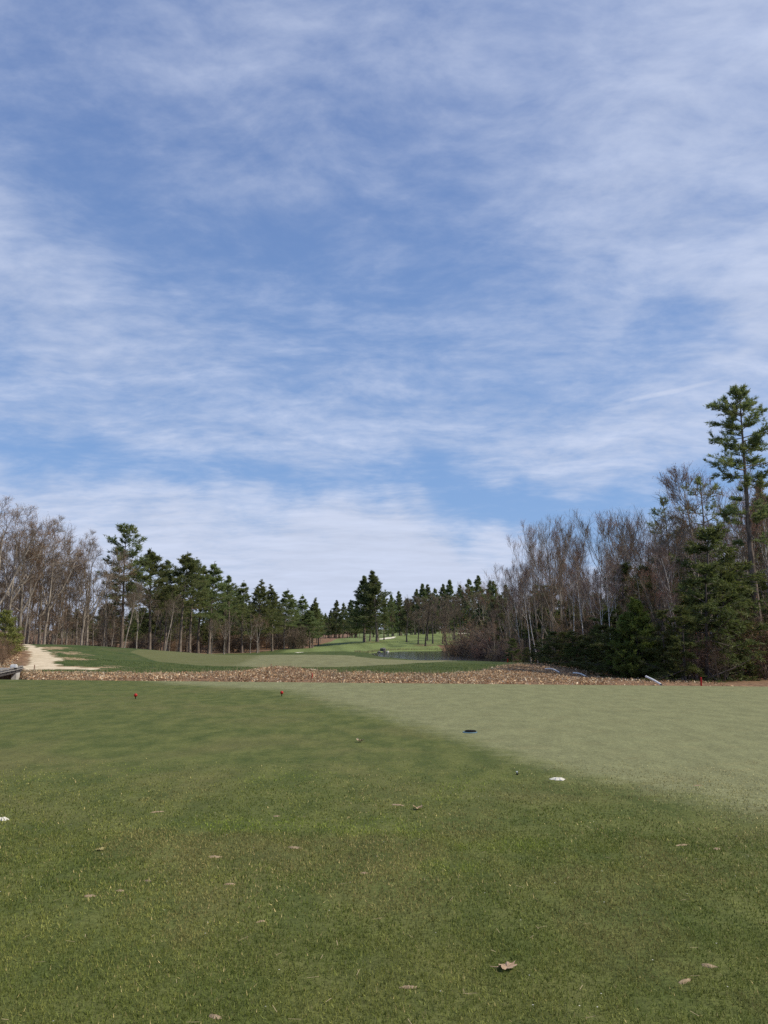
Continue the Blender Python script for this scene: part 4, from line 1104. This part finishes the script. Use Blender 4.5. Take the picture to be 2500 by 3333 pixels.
tag(obj('reeds', blades_mesh('reeds', x, y, r.uniform(0.15, 0.5, n), r.uniform(0.03, 0.06, n), cc, r, 0.45, np.maximum(zt(x, y), WATER_Z - 0.05))), 'pale dry reeds along the far pond shore', 'reeds', kind='stuff')
# straw and pale specks lying on the near turf
n = 420
y = 2.4 + 12 * r.random(n) ** 1.5; x = (r.random(n) - 0.5) * 1.2 * y
a = r.random(n) * 6.283; L = np.where(r.random(n) < 0.5, 0.006, 0.03 + 0.03 * r.random(n)); wv = 0.0022 + 0.0012 * r.random(n); wv = np.where(L < 0.01, 0.006, wv)
dv = np.stack([np.cos(a), np.sin(a), 0.05 * r.normal(size=n)], 1); sv = np.stack([-np.sin(a), np.cos(a), np.zeros(n)], 1) * wv[:, None] / 2; c = np.stack([x, y, np.full(n, 0.017)], 1)
V = np.stack([c - sv - dv * L[:, None] / 2, c + sv - dv * L[:, None] / 2, c + sv + dv * L[:, None] / 2, c - sv + dv * L[:, None] / 2], 1).reshape(-1, 3)
cc = np.where((L < 0.01)[:, None], np.array([[0.6, 0.58, 0.5]]), np.array([[0.42, 0.33, 0.19]])) * (0.7 + 0.5 * r.random((n, 1)))
tag(obj('turf_litter', mesh_np('turf_litter', V, None, np.arange(4 * n).reshape(-1, 4), M['litter'], cols=np.repeat(cc, 4, 0))), 'bits of straw and pale specks on the near turf', 'straw', kind='stuff')

# ------------------------------------------------------------------ small things
import bmesh


def bm_obj(name, fn, mat, parent=None, loc=(0, 0, 0), smooth=False, bevel=0.0):
    bm = bmesh.new(); fn(bm)
    if bevel: bmesh.ops.bevel(bm, geom=bm.edges[:], offset=bevel, segments=2, affect='EDGES')
    me = bpy.data.meshes.new(name); bm.to_mesh(me); bm.free()
    me.materials.append(mat)
    if smooth: me.polygons.foreach_set('use_smooth', [True] * len(me.polygons))
    return obj(name, me, parent, loc)


def f_box(x0, x1, y0, y1, z0, z1_):
    def fn(bm):
        v = [bm.verts.new(p) for p in ((x0, y0, z0), (x1, y0, z0), (x1, y1, z0), (x0, y1, z0), (x0, y0, z1_), (x1, y0, z1_), (x1, y1, z1_), (x0, y1, z1_))]
        for q in ((3, 2, 1, 0), (4, 5, 6, 7), (0, 1, 5, 4), (1, 2, 6, 5), (2, 3, 7, 6), (3, 0, 4, 7)): bm.faces.new([v[i] for i in q])
    return fn


def f_lathe(prof, n=16):
    def fn(bm):
        rings = [[bm.verts.new((rr * math.cos(6.2832 * k / n), rr * math.sin(6.2832 * k / n), zz_)) for k in range(n)] for rr, zz_ in prof]
        for a, b2 in zip(rings[:-1], rings[1:]):
            for k in range(n): bm.faces.new((a[k], a[(k + 1) % n], b2[(k + 1) % n], b2[k]))
        bm.faces.new(rings[0][::-1]); bm.faces.new(rings[-1])
    return fn


def paint(name, c, rough=0.45):
    return simple_mat(name, tuple(v * 0.85 for v in c), c, 9, rough, 0.1, 0.002, spec=0.05 if rough > 0.9 else 0.25)


M['red'] = paint('red_paint', (0.40, 0.018, 0.014), 0.5); M['white'] = paint('white_plastic', (0.78, 0.77, 0.74)); M['black'] = paint('black_rubber', (0.015, 0.015, 0.015), 0.95)
M['blue'] = paint('pale_blue_plastic', (0.10, 0.17, 0.20)); M['brown'] = simple_mat('brown_wood', (0.16, 0.07, 0.04), (0.24, 0.11, 0.07), 12)
M['wood_grey'] = simple_mat('weathered_wood', (0.16, 0.145, 0.13), (0.34, 0.32, 0.29), 5, 0.9, 0.5, 0.01, 6, True, 0.15, (1, 1, 4)); M['wood_dark'] = simple_mat('tarred_beam', (0.05, 0.045, 0.04), (0.11, 0.095, 0.085), 5)
M['concrete'] = simple_mat('pale_concrete', (0.42, 0.40, 0.36), (0.58, 0.56, 0.52), 4); M['rock'] = simple_mat('grey_rock', (0.07, 0.068, 0.065), (0.18, 0.172, 0.16), 3, 0.9, 0.6, 0.03)
M['divot'] = simple_mat('bare_divot', (0.21, 0.15, 0.09), (0.36, 0.27, 0.17), 90, 0.95, 0.8, 0.004); M['whitesand'] = simple_mat('white_sand', (0.50, 0.46, 0.38), (0.72, 0.69, 0.60), 70, 0.95, 0.6, 0.004)

# tee markers
for (px, py, lab) in [(441, 2275, 'red ball tee marker on a short stem, left one of the pair'), (917, 2266, 'red ball tee marker on a short stem, right one of the pair')]:
    x, y = gpx(px, py); t0 = empty('tee_marker', (x, y, 0))
    bm_obj('ball', lambda bm: bmesh.ops.create_uvsphere(bm, u_segments=20, v_segments=12, radius=0.045), M['red'], t0, (0, 0, 0.095), True)
    bm_obj('stem', f_lathe([(0.012, -0.04), (0.012, 0.04), (0.016, 0.056)], 10), M['black'], t0)
    tag(t0, lab, 'tee marker', 'red tee markers')

# stakes
for (px, D, top, rr, mt, nm, lab) in [(2278, 27.2, 2204, 0.030, 'red', 'hazard_stake', 'bright red hazard stake at the tee edge before dark hemlocks'), (1652, 56, 2144, 0.030, 'red', 'hazard_stake', 'small red hazard stake at the right end of the grassy mound'),
                                     (1016, 33, 2206, 0.025, 'red', 'hazard_stake', 'low red stake in the leaf drift'), (883, 36.5, 2176, 0.018, 'brown', 'wooden_stake', 'thin brown stake beside the leafy hump'), (113, 40, 2166, 0.022, 'brown', 'wooden_stake', 'brown stake at the foot of the gravel path')]:
    x, y, zt_ = at(px, top, D); zb = z1(x, y); h = max(0.25, zt_ - zb)
    s0 = empty(nm, (x, y, zb)); s0.rotation_euler = (0.02, random.uniform(-0.04, 0.04), 0.4)
    bm_obj('post', f_lathe([(rr, -0.08), (rr, h - 0.02)], 10), M[mt], s0); bm_obj('cap', f_lathe([(rr * 1.02, h - 0.02), (rr * 0.9, h - 0.004), (rr * 0.5, h)], 10), M[mt], s0)
    tag(s0, lab, 'stake')

# sprinkler cover
x, y = gpx(1530, 2384); sp = empty('sprinkler_head', (x, y, 0.0))
bm_obj('rim', f_lathe([(0.125, -0.02), (0.125, 0.006), (0.118, 0.012), (0.095, 0.012)], 28), M['blue'], sp)
bm_obj('cap', f_lathe([(0.098, 0.0), (0.098, 0.026), (0.085, 0.032), (0.03, 0.034)], 28), M['black'], sp, (0.01, 0.02, 0))
tag(sp, 'round black sprinkler cover with pale blue rim sunk in the turf', 'sprinkler head')


def blob(name, x, y, rx, ry, hgt, mat, lab, cat, group=None, seed=0, rot=0.0):
    rr_ = np.random.default_rng(seed); n_ = 22
    a = np.arange(n_) / n_ * 6.2832; rad = 0.72 + 0.55 * rr_.random(n_) + 0.25 * np.sin(2 * a + rr_.random() * 6)
    V = [(0, 0, hgt)]; 
    for k, zf in ((0.5, 0.9), (1.0, 0.12)):
        for j in range(n_): V.append((rx * k * rad[j] * math.cos(a[j]), ry * k * rad[j] * math.sin(a[j]), hgt * zf * (0.7 + 0.5 * rr_.random())))
    for j in range(n_): V.append((rx * 1.05 * rad[j] * math.cos(a[j]), ry * 1.05 * rad[j] * math.sin(a[j]), -0.01))
    T = [(0, 1 + j, 1 + (j + 1) % n_) for j in range(n_)]; Q = []
    for L_ in (0, 1):
        o = 1 + L_ * n_
        Q += [(o + j, o + n_ + j, o + n_ + (j + 1) % n_, o + (j + 1) % n_) for j in range(n_)]
    o = obj(name, mesh_np(name, V, T, Q, mat, False), None, (x, y, 0.0)); o.rotation_euler[2] = rot
    return tag(o, lab, cat, group)


for (px, py, sx, lab) in [(1814, 2537, 0.080, 'white sand patch on the turf below the sprinkler cover'), (6, 2669, 0.055, 'white sand patch at the left edge of the turf')]:
    x, y = gpx(px, py); blob('sand_patch', x, y, sx, sx * 0.8, 0.022, M['whitesand'], lab, 'sand patch', 'white sand patches', px)
for i, (px, py, sx) in enumerate(DIVOTS):
    x, y = gpx(px, py)
    o = blob('divot', x, y, sx, sx * random.uniform(0.35, 0.6), 0.007, M['divot'], 'small bare tan divot scar in the near turf', 'divot', 'divot scars in the turf', 500 + i, random.uniform(-0.5, 0.5))


def leaf(px, py, L_, rot, curl, lab, c):
    x, y = gpx(px, py); rr_ = np.random.default_rng(px)
    n_ = 28; V = [(0, 0, 0.0)]
    for j in range(n_):
        a = 6.2832 * j / n_; rad = (0.62 + 0.30 * abs(math.sin(3.5 * a)) + 0.06 * rr_.random())
        X_, Y_ = rad * math.cos(a) * L_ * 0.62, rad * math.sin(a) * L_ * 0.42
        V.append((X_, Y_, curl * (Y_ * Y_ * 60 * L_ + 0.25 * L_ * (X_ / L_) ** 2 * 3) + rr_.normal() * 0.05 * L_))
    T = [(0, 1 + j, 1 + (j + 1) % n_) for j in range(n_)]
    m_ = simple_mat('dead_leaf', tuple(v * 0.7 for v in c), c, 40, 0.75, 0.5, 0.002)
    t0 = empty('fallen_leaf', (x, y, 0.011)); t0.rotation_euler = (random.uniform(-0.05, 0.12), random.uniform(-0.08, 0.08), rot)
    obj('blade', mesh_np('blade', V, T, None, m_), t0)
    pts = np.array([[(-L_ * 0.1, 0, 0.004), (-L_ * 0.6, 0.004, 0.004), (-L_ * 0.95, 0.012, 0.008)]]); V2, Q2 = tubes(pts, np.full((1, 3), 0.0016), 5)
    obj('stalk', mesh_np('stalk', V2, None, Q2, m_), t0)
    tag(t0, lab, 'leaf', 'fallen leaves on the tee')


leaf(1651, 3155, 0.088, 0.2, 0.6, 'large dry tan leaf lying on the nearest turf', (0.42, 0.29, 0.19))
leaf(1360, 2635, 0.085, 0.3, 1.4, 'curled brown leaf on the turf below the sprinkler cover', (0.40, 0.28, 0.17))
leaf(1172, 2416, 0.12, 2.6, 1.6, 'curled pale leaf on the turf left of the sprinkler cover', (0.50, 0.38, 0.24))
leaf(328, 2768, 0.05, 1.2, 0.5, 'small yellowish leaf on the turf at lower left', (0.36, 0.31, 0.13))
x, y = gpx(1683, 2521); pb = empty('broken_tee', (x, y, 0.0)); bm_obj('peg', f_lathe([(0.004, -0.02), (0.005, 0.02), (0.011, 0.032), (0.013, 0.036)], 10), M['white'], pb); bm_obj('stub', f_lathe([(0.014, 0.0), (0.012, 0.014), (0.006, 0.018)], 9), M['black'], pb, (0.0, -0.012, 0))
tag(pb, 'tiny white and black peg left of the white sand patch', 'golf peg')

# white pipes on the leafy bank
for i, (p, D0, D1, arch, lab) in enumerate([(((1775, 2178), (1822, 2190)), 43, 42, 0.10, 'short arched white pipe at the top of the leafy slope'), (((1866, 2191), (1912, 2205)), 40, 39, 0.07, 'arched white pipe on the lower leafy slope'),
                                            (((2103, 2203), (2152, 2229)), 28.6, 27.4, 0.015, 'straight white pipe slanting down to the tee edge')]):
    a = np.array(at(*p[0], D0)); b2 = np.array(at(*p[1], D1)); tt = np.linspace(0, 1, 9)[:, None]
    pts = a * (1 - tt) + b2 * tt; pts[:, 2] += (np.sin(tt * math.pi) * arch)[:, 0] + 0.01
    V, q = tubes(pts[None] - a, np.full((1, 9), 0.036), 10)
    t0 = empty('white_pipe', a); obj('tube', mesh_np('tube', V, None, q, M['white'], True), t0)
    for e_, s_ in ((0, 1), (8, -1)):
        pr = np.stack([pts[e_] - a, pts[e_] - a + (pts[e_ + s_] - pts[e_]) * 0.5])[None]; V, q = tubes(pr, np.full((1, 2), 0.041), 10); obj('collar', mesh_np('collar', V, None, q, M['white'], True), t0)
    tag(t0, lab, 'pipe', 'white pipes')

# boulders at the pond
for (px, py, D, sx, mt, lab, sd_) in [(1247, 2120, 138, 0.50, 'rock', 'grey boulder on the left shore of the pond', 3), (1262, 2122, 136, 0.22, 'concrete', 'small pale stone right of the grey pond boulder', 5), (1234, 2124, 132, 0.28, 'rock', 'small grey stone left of the pond boulder', 8)]:
    x, y, _ = at(px, py, D); rr_ = np.random.default_rng(sd_); zb = max(z1(x, y), WATER_Z)

    def fn(bm, sx=sx, rr_=rr_):
        bmesh.ops.create_icosphere(bm, subdivisions=3, radius=sx)
        ph = rr_.random(6) * 6
        for v in bm.verts:
            k = 1 + 0.16 * math.sin(v.co.x / sx * 3 + ph[0]) * math.cos(v.co.y / sx * 2.6 + ph[1]) + 0.12 * math.sin(v.co.z / sx * 4 + ph[2]) + 0.05 * rr_.normal()
            v.co = Vector((v.co.x * k * 1.2, v.co.y * k, v.co.z * k * 0.8))
    tag(bm_obj('boulder', fn, M['rock' if mt == 'rock' else 'concrete'], None, (x, y, zb + sx * 0.35)), lab, 'rock')

# footbridge over the ditch
ax, ay = -15.6, 28.6; bx_, by_ = -18.25, 38.3
ang = math.atan2(by_ - ay, bx_ - ax); ln = math.hypot(bx_ - ax, by_ - ay); DZ = 0.02
br = empty('footbridge', (ax, ay, DZ)); br.rotation_euler[2] = ang          # local x runs along the deck, local y to the left
npl = 42; pw = ln / npl
pm = bpy.data.meshes.new('plank'); bm = bmesh.new(); f_box(0, pw - 0.012, 0.0, 3.0, -0.05, 0.0)(bm); bm.to_mesh(pm); bm.free(); pm.materials.append(M['wood_grey'])
for i in range(npl):
    o = obj('plank', pm, br, (i * pw, random.uniform(-0.02, 0.02), random.uniform(-0.005, 0.005)))
for yy_ in (0.06, 1.45, 2.8): bm_obj('beam', f_box(0.02, ln - 0.03, yy_, yy_ + 0.16, -0.20, -0.056), M['wood_dark'], br)
for side in (0.03, 2.85):
    rail = bm_obj('kerb_rail', f_box(0.4, ln - 0.1, side, side + 0.10, 0.045, 0.105), M['wood_grey'], br)
    for k in range(8): bm_obj('kerb_block', f_box(0.5 + k * 1.32, 0.75 + k * 1.32, side + 0.01, side + 0.09, 0.006, 0.042), M['wood_dark'], br)
ab = bm_obj('abutment', f_box(ln - 1.25, ln - 0.75, 0.28, 3.0, -1.7, -0.21), M['wood_dark'], br)
for k in range(9): bm_obj('board', f_box(ln - 1.30, ln - 1.254, 0.30 + k * 0.25, 0.535 + k * 0.25, -1.7, -0.215 - 0.02 * (k % 3)), M['wood_grey'], ab)
bm_obj('pier', f_box(ln - 1.55, ln - 0.7, 0.05, 0.27, -1.7, -0.205), M['concrete'], ab)
tag(br, 'weathered plank footbridge over the ditch at the left edge', 'bridge')
x, y, _ = at(45, 2175, 36.2)
wb = empty('white_box', (x, y, DZ + 0.006)); wb.rotation_euler[2] = 0.15
bm_obj('lid', f_box(-0.15, 0.15, -0.10, 0.10, 0.05, 0.23), M['white'], wb, bevel=0.035); bm_obj('foot', f_box(-0.12, 0.12, -0.085, 0.085, 0.0, 0.055), M['black'], wb)
tag(wb, 'small white box standing on the bridge deck', 'box')
